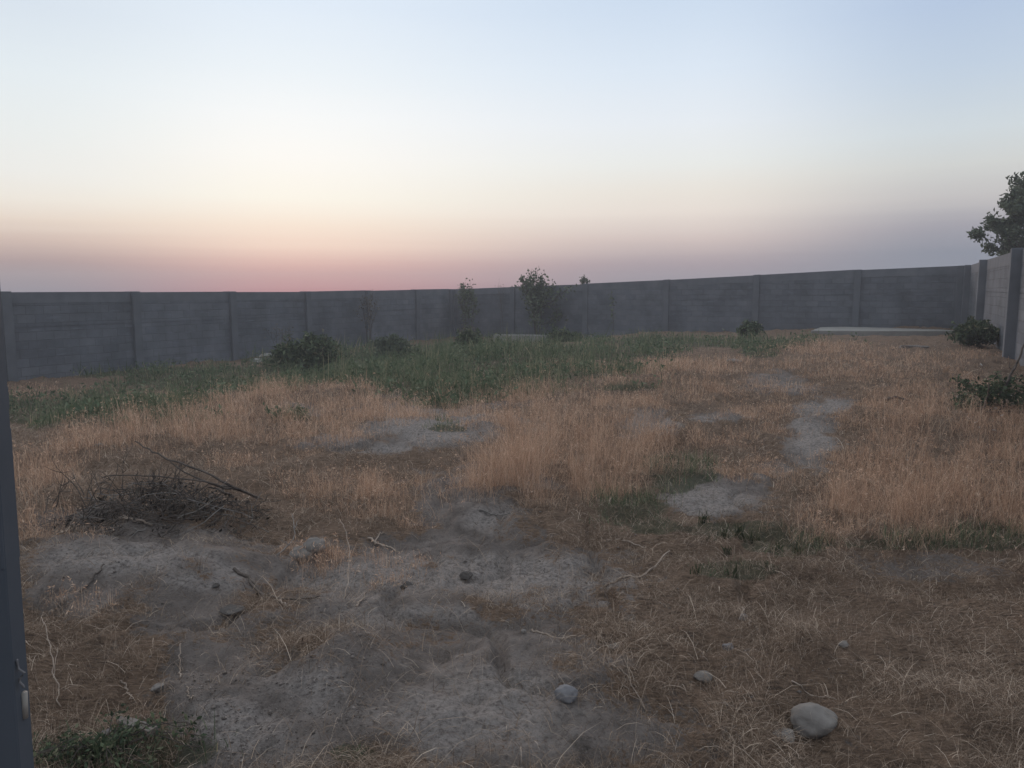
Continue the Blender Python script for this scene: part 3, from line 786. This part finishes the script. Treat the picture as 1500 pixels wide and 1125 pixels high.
Yb = by
long_branch('long dark forked branch with a pale tip rising over the brush pile', [g3(384, 731, .01), at(345, 716, Yb + .1), at(300, 690, Yb + .12), at(245, 672, Yb + .14), at(222, 660, Yb + .16), at(198, 646, Yb + .2)], .010, 31, 'dead_wood',
            [([at(338, 716, Yb + .1), at(300, 705, Yb + .08), at(268, 690, Yb + .1), at(236, 668, Yb + .15)], .008)])
long_branch('thinner dark branch lying level across the top of the brush pile', [g3(350, 727, .02), at(318, 710, Yb + .02), at(285, 702, Yb), at(240, 699, Yb), at(185, 696, Yb + .02), at(150, 699, Yb + .03)], .008, 33)
long_branch('short thick dark branch end at the right foot of the brush pile', [g3(342, 735, .01), at(330, 722, Yb + .05), at(318, 717, Yb + .02), at(306, 713, Yb)], .010, 35)
long_branch('dark low branch lying along the front of the brush pile', [g3(345, 758, .015), g3(290, 772, .03), g3(230, 780, .03), g3(150, 790, .02), g3(95, 789, .01)], .009, 37)
long_branch('pale bleached branch lying at the front left of the brush pile', [g3(222, 784, .012), g3(195, 783, .02), g3(160, 776, .05), g3(138, 768, .06)], .008, 38, 'pale_stick', [([g3(200, 784, .015), g3(180, 778, .03), g3(165, 782, .02)], .006)])
long_branch('pale upright stick leaning at the left end of the brush pile', [g3(88, 797, .01), at(100, 775, Yb - .2), at(112, 745, Yb - .15)], .006, 39, 'pale_stick')


# ================================================================== trees and bushes
def tree(name, base, label, cat, stems, Ln, r, lvl, leaf, nleaf, jit, seed, mat='leaf', spread=.6, up=.15, split=3, group=None, lean=(0, 0), droop=0., keep=None, shrink=.68, trunk='trunk', crown='crown', fan=.35, elong=1.7):
    root = empty(name, base); tag(root, label, cat, group); rs = np.random.default_rng(seed)
    mb = MB(); tips = []
    for s in range(stems):
        a = 2 * math.pi * s / max(1, stems) + rs.uniform(-.4, .4); k = 0 if stems == 1 else fan
        grow(mb, np.array([0., 0, -.08]) + np.array([math.cos(a), math.sin(a), 0]) * .04 * (stems > 1), np.array([math.cos(a) * k + lean[0], math.sin(a) * k + lean[1], 1.]), Ln * rs.uniform(.8, 1.15), r, lvl, tips, rs, split, spread, up, .2, shrink)
    mb.build(trunk, M['bark'], root, True)
    if nleaf:
        T = np.array([t for t, l in tips])
        if keep is not None: T = T[[bool(keep(q)) for q in T]]
        C = np.concatenate([T + rs.normal(size=T.shape) * jit for _ in range(nleaf)])
        leaf_obj(crown, C, leaf, M[mat], root, seed, elong, droop)
    return root


x0, y0 = 1.02, 30.35
tree('young_tree', (x0, y0, hz(x0, y0)), 'young leafy tree standing alone against the middle of the back wall', 'tree', 6, 1.35, .028, 2, .08, 5, .11, 5, spread=.42, split=2, fan=.2, up=.5, shrink=.62)
x0, y0 = -1.72, 29.9
tree('sapling', (x0, y0, hz(x0, y0)), 'thin sapling with a sparse top left of the young tree', 'sapling', 4, 1.3, .014, 2, .07, 2, .07, 9, spread=.34, split=2, fan=.12, up=.5, shrink=.6)
x0, y0 = -5.15, 27.0
tree('bare_shrub', (x0, y0, hz(x0, y0)), 'tall bare twiggy shrub reaching above the left wall', 'shrub', 4, 1.25, .012, 2, .04, 1, .08, 14, mat='grey_leaf', spread=.26, split=2, fan=.12, up=.5, shrink=.55)
x0, y0 = -.35, 30.6
tree('weed_stalk', (x0, y0, hz(x0, y0)), 'pair of thin dry stalks topping the wall left of the young tree', 'weed', 2, 1.5, .009, 1, .03, 1, .05, 15, mat='grey_leaf', spread=.15, split=2, fan=.05, up=.6, shrink=.6)
x0, y0 = 3.9, 28.9
tree('weed_stalk', (x0, y0, hz(x0, y0)), 'lone dead stalk with a dark head before the back wall, right of young tree', 'weed', 1, 1.35, .010, 1, .07, 2, .05, 16, mat='leaf', spread=.3, split=2, up=.6, shrink=.4)
x0, y0 = 3.3, 38.0
tree('distant_tree', (x0, y0, hz(x0, y0)), 'tiny round dark treetop showing just over the back wall', 'tree', 1, 1.93, .04, 2, .06, 5, .045, 18, spread=.5, split=3, up=.3, shrink=.32)
# the big tree outside the right wall: limbs reach into an uneven crown
tx, ty = 15.95, 22.6; tz = hz(tx, ty)
tr = empty('leafy_tree', (tx, ty, tz)); tag(tr, 'leafy green tree rising behind the right wall', 'tree')
rs = np.random.default_rng(77); mb = MB(); tips = []
fork = np.array([.05, 0, 1.5]); mb.tube(bent([(0, 0, -.2), (.03, .02, .7), fork], 8, .01, 1), [.10, .095, .09, .085, .08, .078, .075, .07], 8)
for i in range(64):
    u = rs.normal(size=3); u /= np.linalg.norm(u); u *= rs.uniform(.45, 1.0) ** .6
    tgt = np.array([u[0] * 2.05, u[1] * 1.8, 2.95 + u[2] * 1.75]) * [1, 1, 1]
    tgt[0] += .35 * max(0, u[2])                       # the top leans away from the yard
    if tgt[2] < 1.75: tgt[2] = 1.75 + rs.uniform(0, .3)
    mid_ = fork + (tgt - fork) * .5 + [0, 0, .18]
    mb.tube(bent([fork, mid_, tgt], 8, .03, i), [.035, .032, .027, .022, .018, .014, .011, .009], 5)
    for k in range(3):
        grow(mb, tgt - (tgt - mid_) * .3 * k, (tgt - fork) * .5 + rs.normal(size=3) * .7, rs.uniform(.28, .5), .008, 1, tips, rs, 2, .6, .1, .25, .7, 3)
mb.build('trunk', M['bark'], tr, True)
T = np.array([t for t, l in tips]); C = np.concatenate([T + rs.normal(size=T.shape) * .075 for _ in range(12)])
leaf_obj('crown', C, .068, M['leaf'], tr, 78, 2.3)
print('tree leaves', len(C))


def bush(name, base, rx, ry, rz_, n, leaf, label, cat, seed, mat='bush_leaf', group=None, stems=14, elong=2.4, parts=('stems', 'foliage')):
    root = empty(name, base); tag(root, label, cat, group); rs = np.random.default_rng(seed)
    mb = MB()
    for i in range(stems):
        a = rs.uniform(0, 2 * math.pi); k = rs.uniform(.2, .9)
        e = np.array([math.cos(a) * rx * k, math.sin(a) * ry * k, rz_ * rs.uniform(.6, 1.0) * (1 - .5 * k * k)])
        mb.tube(bent([(0, 0, -.05), e * [.35, .35, .6], e], 6, .01, i), [.009, .008, .007, .006, .005, .003], 4)
    mb.build(parts[0], M['bark'], root)
    # clumps of leaves
    cl = []
    for i in range(34):
        u = rs.normal(size=3); u /= np.linalg.norm(u); u *= rs.uniform(.35, 1) ** .5; cl.append(u)
    cl = np.array(cl); k = rs.integers(0, len(cl), n)
    C = (cl[k] * .78 + rs.normal(size=(n, 3)) * .2) * [rx, ry, rz_ * .5] + [0, 0, rz_ * .52]
    an = np.arctan2(C[:, 1], C[:, 0]); wv = .82 + .42 * vnoise(an * 2.1 + 9, C[:, 2] / rz_ * 2.4, seed)
    C = np.stack([C[:, 0] * wv, C[:, 1] * wv, C[:, 2] * (.72 + .5 * vnoise(C[:, 0] / rx * 2.6 + 5, C[:, 1] / ry * 2.6, seed + 3))], 1)
    for i in range(16):                                   # loose sprigs beyond the mass
        a = rs.uniform(0, 6.28); q = rs.uniform(.3, 1.1); e = np.array([math.cos(a) * rx * q, math.sin(a) * ry * q, rz_ * (1.25 - .6 * q * q) * rs.uniform(.8, 1.1)])
        t_ = rs.uniform(.55, 1, (40, 1)); C = np.concatenate([C, e * t_ + rs.normal(size=(40, 3)) * .035])
    C = C[C[:, 2] > .01]
    leaf_obj(parts[1], C, leaf, M[mat], root, seed, elong, -.6)
    return root


def bush_px(px, pyb, wpx, hpx, Y, label, seed, n=2500, leaf=.05, mat='bush_leaf', name='bush', cat='bush', dy=.75, group=None):
    p = at(px, pyb, Y); x, y = p[0], p[1]; s = Y / F_PX
    return bush(name, (x, y, hz(x, y)), wpx * s / 2, wpx * s / 2 * dy, hpx * s, n, leaf, label, cat, seed, mat, group)


bush_px(448, 540, 92, 50, 19.0, 'dense dark green bush, largest before the left wall', 41, 5200, .06)
bush_px(605, 535, 40, 24, 20.5, 'small dark bush among the green weeds in the middle of the hollow', 42, 1500, .05)
bush_px(690, 530, 42, 40, 22.0, 'upright dark green bush below the sapling', 43, 2200, .055)
bush_px(570, 528, 60, 30, 22.5, 'mid green leafy bush between the dark bush and the hollow', 44, 1800, .05, 'leaf')
bush_px(825, 512, 60, 20, 24.0, 'low dark bush in front of the pale concrete strip', 45, 1300, .05)
bush_px(1098, 501, 34, 22, 22.5, 'small round dark bush in front of the back wall, left of the slab', 46, 1100, .05)
bush_px(1428, 524, 64, 33, 16.2, 'dark green bush at the foot of the right wall', 47, 3600, .045)
# the tall pale weed by the sapling
x0, y0 = -1.35, 23.0
tree('tall_weed', (x0, y0, hz(x0, y0)), 'tall pale straw coloured weed in front of the sapling', 'weed', 7, .7, .008, 1, .035, 3, .07, 52, mat='grey_leaf', spread=.35, split=3, fan=.3, up=.3, shrink=.5)
x0, y0 = -6.9, 22.3
tree('tall_weed', (x0, y0, hz(x0, y0)), 'tall thin pale weed standing behind the dark bush by the left wall', 'weed', 6, .75, .007, 1, .03, 2, .07, 53, mat='grey_leaf', spread=.3, split=2, fan=.25, up=.3, shrink=.5)

# heap of cut leafy branches, right edge
cx, cy = gp(1490, 605); cz = hz(cx, cy)
heap = empty('cut_branch_heap', (cx, cy, cz)); tag(heap, 'heap of cut green leafy branches at the right edge', 'branch heap')
mb = MB(); tips = []; rs = np.random.default_rng(63)
for i in range(16):
    a = rs.uniform(0, 2 * math.pi)
    grow(mb, np.array([rs.normal() * .25, rs.normal() * .15, .04]), np.array([math.cos(a), math.sin(a) * .6, rs.uniform(.05, .55)]), rs.uniform(.22, .4), .010, 2, tips, rs, 2, .5, -.1, .25, .65, 3)
mb.build('branches', M['dead_wood'], heap)
T = np.array([t for t, l in tips]); T = T[(T[:, 2] > -.05) & (T[:, 2] < .42) & (np.abs(T[:, 0]) < .75)]
C = np.concatenate([T + rs.normal(size=T.shape) * .045 for _ in range(5)]); C[:, 2] = np.abs(C[:, 2])
leaf_obj('foliage', C, .032, M['bush_leaf'], heap, 64, 2.0)
Yh = cy
long_branch('long bare branch with knobbly twigs leaning up out of the cut branch heap', [at(1462, 588, Yh - .1), at(1475, 560, Yh - .1), at(1488, 535, Yh), at(1500, 505, Yh + .1), at(1515, 480, Yh + .2)], .017, 66, 'dead_wood',
            [([at(1475, 560, Yh - .1), at(1462, 552, Yh), at(1458, 545, Yh)], .008), ([at(1488, 535, Yh), at(1480, 540, Yh), at(1478, 530, Yh)], .006)])
long_branch('short dark upright branch at the left end of the cut branch heap', [at(1440, 600, Yh - .15), at(1446, 580, Yh - .1), at(1449, 560, Yh - .1)], .012, 67, 'dead_wood', [([at(1446, 580, Yh - .1), at(1456, 573, Yh), at(1464, 575, Yh)], .007)])
SCR = [(1430, 622, 9, 4), (1434, 628, 5, 5), (1457, 633, 8, 9), (1467, 618, 6, 5), (1415, 609, 8, 4), (1458, 605, 7, 4), (1482, 594, 7, 4), (1402, 588, 7, 12), (1428, 582, 8, 4), (1242, 649, 5, 5), (1330, 676, 5, 5), (1411, 698, 9, 4), (1437, 535, 6, 4)]
x, y = gp(1430, 622)
mb = MB(); rs = np.random.default_rng(70)
n_ = 6; V = [(0, 0, .012)]
for i in range(7):
    a = 2 * math.pi * i / 7; k = rs.uniform(.7, 1.2); V.append((math.cos(a) * .03 * k, math.sin(a) * .022 * k, rs.uniform(0, .02)))
mb.add(V, [(0, i + 1, (i + 1) % 7 + 1) for i in range(7)])
scrap_me = mb.mesh('pale_scrap'); scrap_me.materials.append(M['scrap'])
for i, (px, py, w, h_) in enumerate(SCR):
    x, y = gp(px, py); o = bpy.data.objects.new('pale_scrap', scrap_me); COL.objects.link(o)
    md = o.modifiers.new('thickness', 'SOLIDIFY'); md.thickness = .004
    s = w / F_PX * y / .06; o.location = (x, y, hz(x, y) + .02); o.scale = (s, s, s); o.rotation_euler = (rs.uniform(.1, .7), rs.uniform(-.4, .4), rs.uniform(0, 6))
    o.location.z += (.06 if i in (3, 5, 6) else 0)
    near_heap = px > 1390 and py < 640
    tag(o, 'small whitish scrap lying on or beside the cut branch heap and the right wall bush' if near_heap else
        {9: 'whitish scrap on the pale dirt track, farthest left of the loose scraps', 10: 'whitish scrap alone in the middle of the right dry grass', 11: 'thin pale scrap in the right dry grass nearest the right edge'}[i], 'scrap',
        'whitish scraps by the cut branches' if near_heap else None)

# ================================================================== metal gate leaf, left edge
gx, gy = at(27, 1125, .9)[:2]
g = empty('metal_gate', (gx, gy, hz(gx, gy))); tag(g, 'dark blue grey metal gate leaf standing open at the left edge', 'gate')
g.rotation_euler = (0, R(.7), R(12))
gz0 = .03
mb = MB(); mb.box((-.030, 0, gz0 + 1.1), (.06, .045, 2.2)); mb.build('stile', M['gate_paint'], g, bevel=.004)
mb = MB(); mb.box((-.66, .006, gz0 + 1.1), (1.2, .006, 2.12)); mb.build('sheet', M['gate_paint'], g)
for z in (.03, 1.1, 2.17):
    mb = MB(); mb.box((-.66, .0, gz0 + z), (1.2, .04, .05)); mb.build('rail', M['gate_paint'], g, bevel=.003)
mb = MB(); mb.box((-.0025, .0, 1.237), (.004, .048, .17)); mb.build('latch_plate', M['gate_paint'], g, bevel=.002)
mb = MB(); mb.box((-.0025, .0, 1.36), (.004, .048, .03)); mb.build('hinge_tab', M['gate_paint'], g, bevel=.002)
mb = MB(); mb.tube([(.001, .0, .945), (.002, .0, .98)], .004, 10); mb.build('bolt', M['gate_bolt'], g, True)
mb = MB(); mb.tube(bent([(.0, -.01, 1.03), (.006, -.012, 1.012), (.002, -.012, 1.0), (.007, -.01, .99)], 10, .001, 3), .0016, 5); mb.build('wire_tie', M['grey_stone'], g, True)


# ================================================================== grass
def sample(n, r0, r1, a0=-44, a1=46, power=1.0):
    u = rng.random(n); 
    if power == 1: r = r0 + (r1 - r0) * u                # density ~ 1/r
    else: r = np.exp(np.log(r0) + (np.log(r1) - np.log(r0)) * u)   # density ~ 1/r^2
    a = np.radians(rng.uniform(a0, a1, n)); return r * np.sin(a), r * np.cos(a), r


def in_yard(X, Y):
    v = (X - LW0[0]) * LNRM[0] + (Y - LW0[1]) * LNRM[1]; s = (X - LW0[0]) * LDIR[0] + (Y - LW0[1]) * LDIR[1]
    return (v > .25) & (v < 21.3) & (s < 17.7) & ~((X > 9.0) & (X < 14) & (Y > 23) & (Y < 25.7))


def hfield(px, py, X, Y, lst, soft=.5, wob=.7, nf=1.2):
    n = fbm(X * nf, Y * nf, 4, 61) * wob * 2 + fbm(X * 6, Y * 6, 3, 67) * wob; m = np.zeros_like(px); H = np.zeros_like(px)
    for e in lst:
        d = np.hypot((px - e[0]) / e[2], (py - e[1]) / e[3]) + n; w = 1 - sst(1 - soft, 1 + soft, d)
        H = np.where(w * e[4] > m * H, e[4], H); m = np.maximum(m, w)
    return m, H


# --- standing dry grass
X, Y, r = sample(620000, 2.6, 26, power=2)
Z = h_full(X, Y); px, py = project(X, Y, Z)
m, H = hfield(px, py, X, Y, DRY)
out_r = (px > 1520) | (px < -20)
m = np.where(out_r & (r > 4), .75 * sst(.45, .6, vnoise(X * .5, Y * .5, 77)), m); H = np.where(out_r, .35, H)
tuft = vnoise(X * 5, Y * 5, 91) * .65 + vnoise(X * 13, Y * 13, 92) * .35
k = (rng.random(len(X)) < m * (.10 + 1.0 * sst(.42, .64, tuft))) & in_yard(X, Y)
X, Y, Z, r, H, m = (q[k] for q in (X, Y, Z, r, H, m))
n = len(X); hh = H * .66 * (1 + .5 * (rng.random(n) < .06)) * (.45 + .55 * m) * rng.uniform(.3, 1.15, n) * (.5 + 1.0 * vnoise(X * 2.6, Y * 2.6, 93))
print('dry blades', n)
o = blades('dry_grass', np.stack([X, Y, Z - .01], 1), hh, np.maximum(.0016, r * .00034) * rng.uniform(.7, 1.3, n), da := rng.uniform(0, 6.28, n), dl := np.abs(rng.normal(.0, .62, n)), M['dry'], .4)
g = rng.random(n) < .12
P0 = np.stack([X, Y, Z - .01], 1)[g]; th = dl[g] * (.5 + .8); tip = P0 + np.stack([np.sin(th) * hh[g] * np.cos(da[g]), np.sin(th) * hh[g] * np.sin(da[g]), np.cos(th) * hh[g]], 1)
C = np.repeat(tip, 3, 0) + rng.normal(size=(3 * len(tip), 3)) * [.006, .006, .012]
V, T, rr = leaves(C, .0035 * (1 + .12 * np.repeat(r[g], 3))[:, None], rng, 4.0, .0)
tag(link('seed_heads', np_mesh('seed_heads', V, None, T, attrs={'rnd': ('FLOAT', rr * .8 + .2)}), M['dry']), 'dry seed heads nodding on the tall dry grass', 'grass', kind='stuff')
tag(o, 'tall dry tan grass standing in clumps over the yard', 'grass', kind='stuff')

# --- green weeds and low green patches
X, Y, r = sample(420000, 2.1, 32, power=2)
Z = h_full(X, Y); px, py = project(X, Y, Z)
m, H = hfield(px, py, X, Y, GREEN)
tuft = vnoise(X * 3.2, Y * 3.2, 101) * .6 + vnoise(X * 9, Y * 9, 102) * .4
k = (rng.random(len(X)) < m * np.where((r < 9) & (H < .11), .3, 1.0) * (.08 + 1.1 * sst(.45, .64, tuft))) & in_yard(X, Y)
X, Y, Z, r, H, m = (q[k] for q in (X, Y, Z, r, H, m))
n = len(X); hh = H * (.4 + .6 * m) * rng.uniform(.3, 1.2, n) * (.2 + 1.6 * vnoise(X * 1.6, Y * 1.6, 103))
print('green blades', n)
o = blades('green_grass', np.stack([X, Y, Z - .01], 1), hh, np.maximum(.0035, r * .00062) * rng.uniform(.7, 1.6, n), rng.uniform(0, 6.28, n), np.abs(rng.normal(.1, .6, n)), M['green'], .4)
tag(o, 'green weeds and grass in the hollow and in low patches', 'grass', kind='stuff')

# --- leafy weeds mixed into the green hollow
X, Y, r = sample(60000, 8, 31, power=2)
Z = h_full(X, Y); px, py = project(X, Y, Z)
m, H = hfield(px, py, X, Y, GREEN)
tuft = vnoise(X * 1.5, Y * 1.5, 141) * .6 + vnoise(X * 5, Y * 5, 142) * .4
k = (rng.random(len(X)) < m * sst(.46, .62, tuft)) & in_yard(X, Y)
X, Y, Z, r, H, tuft = (q[k] for q in (X, Y, Z, r, H, tuft)); n = len(X)
k = rng.random(len(X)) < .55; X, Y, Z, r, H, tuft = (q[k] for q in (X, Y, Z, r, H, tuft)); n = len(X)
C = np.repeat(np.stack([X, Y, Z], 1), 4, 0) + rng.normal(size=(4 * n, 3)) * [.04, .04, .02]
C[:, 2] += np.repeat(H * (.3 + 1.6 * (tuft - .4)), 4) * rng.random(4 * n) + .03
V, T, rr = leaves(C, .034, rng, 2.6, -.3)
o = link('green_weeds', np_mesh('green_weeds', V, None, T, attrs={'rnd': ('FLOAT', rr)}), M['weed_leaf'])
tag(o, 'leafy green weeds covering the hollow along the left wall', 'weeds', kind='stuff')
print('weed leaves', 4 * n)

# --- thin sparse low stubble everywhere there is straw
X, Y, r = sample(230000, 2.0, 20, power=2)
Z = h_full(X, Y); px, py, dirt, pale, green, dry = masks(X, Y, Z)
k = (rng.random(len(X)) < (1 - .93 * dirt) * (.12 + .9 * sst(.4, .7, vnoise(X * 4, Y * 4, 111)))) & in_yard(X, Y)
X, Y, Z, r = (q[k] for q in (X, Y, Z, r)); n = len(X)
print('stubble', n)
o = blades('dry_stubble', np.stack([X, Y, Z - .004], 1), rng.uniform(.02, .10, n), np.maximum(.0012, r * .00032) * rng.uniform(.7, 1.4, n), rng.uniform(0, 6.28, n), np.abs(rng.normal(.7, .5, n)), M['straw'], .35)
tag(o, 'short dry stubble thinly covering the ground', 'grass', kind='stuff')

# --- fallen straw litter lying flat and tangled
X, Y, r = sample(330000, 1.9, 15, power=2)
Z = h_full(X, Y); px, py, dirt, pale, green, dry = masks(X, Y, Z)
k = (rng.random(len(X)) < (1 - .9 * dirt) * (.2 + .9 * sst(.35, .7, vnoise(X * 3, Y * 3, 121)))) & in_yard(X, Y)
X, Y, Z, r = (q[k] for q in (X, Y, Z, r)); n = len(X)
print('litter', n)
ln = rng.uniform(.02, .13, n) * (1 + (rng.random(n) < .05) * 1.2); a = rng.uniform(0, 6.28, n)
o = blades('straw_litter', np.stack([X, Y, Z + .003 + rng.uniform(0, .012, n)], 1), ln, np.maximum(.0013, r * .00034) * np.exp(rng.normal(0, .38, n)), a, np.abs(rng.normal(1.28, .18, n)), M['straw'], .28)
tag(o, 'fallen straw lying matted on the soil', 'straw', kind='stuff')

# ================================================================== single weeds that stand apart
def sprout(px, py, hpx, seed, label, mat='dkgreen', n=14, group='dark green sprouts on the bare patch', lean=.35, w=.0085):
    x, y = gp(px, py); z = hz(x, y); s = y / F_PX; rs = np.random.default_rng(seed)
    P = np.zeros((n, 3)); P[:, :2] = rs.normal(size=(n, 2)) * .014
    o = blades('weed_sprout', P, hpx * s * rs.uniform(.4, 1.1, n), np.full(n, w) * rs.uniform(.7, 1.5, n), rs.uniform(0, 6.28, n), np.abs(rs.normal(0, lean, n)), M[mat], .35)
    o.location = (x, y, z - .005); return tag(o, label, 'weed', group)


SPR = [(1030, 768, 24, 'dark green sprout standing alone, leftmost beside the grey dirt'), (1040, 790, 20, 'dark sprout just below the leftmost sprout'), (1062, 792, 26, 'tall dark sprout left of the middle of the bare patch'), (1083, 790, 30, 'tallest dark sprout in the middle of the bare patch'),
       (1098, 794, 26, 'dark sprout right beside the tallest one'), (1112, 784, 18, 'small dark sprout right of the middle pair'), (1064, 812, 18, 'low dark sprout in the front of the bare patch, below the tall ones'), (1138, 812, 24, 'bushy sprout by the pale dry tuft'), (1168, 808, 28, 'broad green sprout farthest right'),
       (1076, 846, 22, 'dull sprout at the front left, nearest the camera'), (1128, 835, 20, 'dull sprout at the front right of the bare patch'), (1020, 850, 18, 'small low sprout at the front far left')]
for i, (px, py, h_, lb) in enumerate(SPR):
    sprout(px, py, h_, 200 + i, lb, n=30 if i in (3, 7, 8) else 18)
# broad low weed at the bottom left
wx, wy = gp(150, 1112); wz = hz(wx, wy)
wd = empty('low_weed', (wx, wy, wz)); tag(wd, 'low spreading green weed on the ground beside the gate', 'weed')
rs = np.random.default_rng(301); mb = MB(); C = []
for i in range(60):
    a = rs.uniform(0, 6.28); k = rs.uniform(.03, .36); e = np.array([math.cos(a) * k, math.sin(a) * k * .55, 0]); e[2] = hz(wx + e[0], wy + e[1]) - wz + rs.uniform(.015, .05)
    c = bent([(0, 0, .0), e * [.5, .5, 1.2] + [0, 0, .015], e], 7, .004, i); mb.tube(c, .0016, 4)
    for q in c[1:]:
        for _ in range(3): C.append(q + rs.normal(size=3) * [.016, .016, .009])
mb.build('stems', M['bark'], wd); C = np.array(C); C = np.concatenate([C, C + rs.normal(size=C.shape) * [.02, .02, .008]]); C[:, 2] = np.abs(C[:, 2]); leaf_obj('leaves', C, .0105, M['bush_leaf'], wd, 302, 2.0)
# ================================================================== crumbs of soil on the bare dirt
X, Y, r = sample(110000, 1.9, 11, power=2)
Z = h_full(X, Y); px, py, dirt, pale, green, dry = masks(X, Y, Z)
k = (rng.random(len(X)) < (.15 + .85 * dirt) * sst(.4, .7, vnoise(X * 2.5, Y * 2.5, 131)) * .7) & in_yard(X, Y)
X, Y, Z, r = (q[k] for q in (X, Y, Z, r)); n = len(X)
oc = np.array([(1, 0, 0), (0, 1, 0), (-1, 0, 0), (0, -1, 0), (0, 0, 1), (0, 0, -.6)], float)
sz = np.minimum(np.exp(rng.normal(-6.15, .5, n)), .0085) * (1 + r * .05)
V = (oc[None] * rng.uniform(.6, 1.3, (n, 6, 1)) + rng.normal(size=(n, 6, 3)) * .15) * sz[:, None, None] * [1, 1, .75] + np.stack([X, Y, Z + sz * .2], 1)[:, None]
T = np.array([(0, 1, 4), (1, 2, 4), (2, 3, 4), (3, 0, 4), (1, 0, 5), (2, 1, 5), (3, 2, 5), (0, 3, 5)])
T = (np.arange(n)[:, None, None] * 6 + T[None]).reshape(-1, 3)
me = np_mesh('soil_crumbs', V.reshape(-1, 3), None, T, attrs={'rnd': ('FLOAT', np.repeat(rng.random(n), 6))})
tag(link('soil_crumbs', me, blade_mat('crumb', [(0, (.10, .088, .079)), (.6, (.20, .175, .16)), (1, (.32, .288, .266))], 0.0, .95)), 'crumbs of dry earth scattered over the bare dirt', 'soil', kind='stuff')
print('crumbs', n)

# ================================================================== dusty evening air
mb = MB(); mb.box((0, 0, 1.8), (330, 330, 7.2))
hm = bpy.data.materials.new('evening_haze'); hm.use_nodes = True; t = hm.node_tree; t.nodes.clear()
o = t.nodes.new('ShaderNodeOutputMaterial'); v = t.nodes.new('ShaderNodeVolumePrincipled'); t.links.new(v.outputs[0], o.inputs['Volume'])
v.inputs['Color'].default_value = (.86, .88, .93, 1); v.inputs['Density'].default_value = HAZE; v.inputs['Anisotropy'].default_value = .2
tag(mb.build('haze', hm), kind='stuff')
print('scene built')
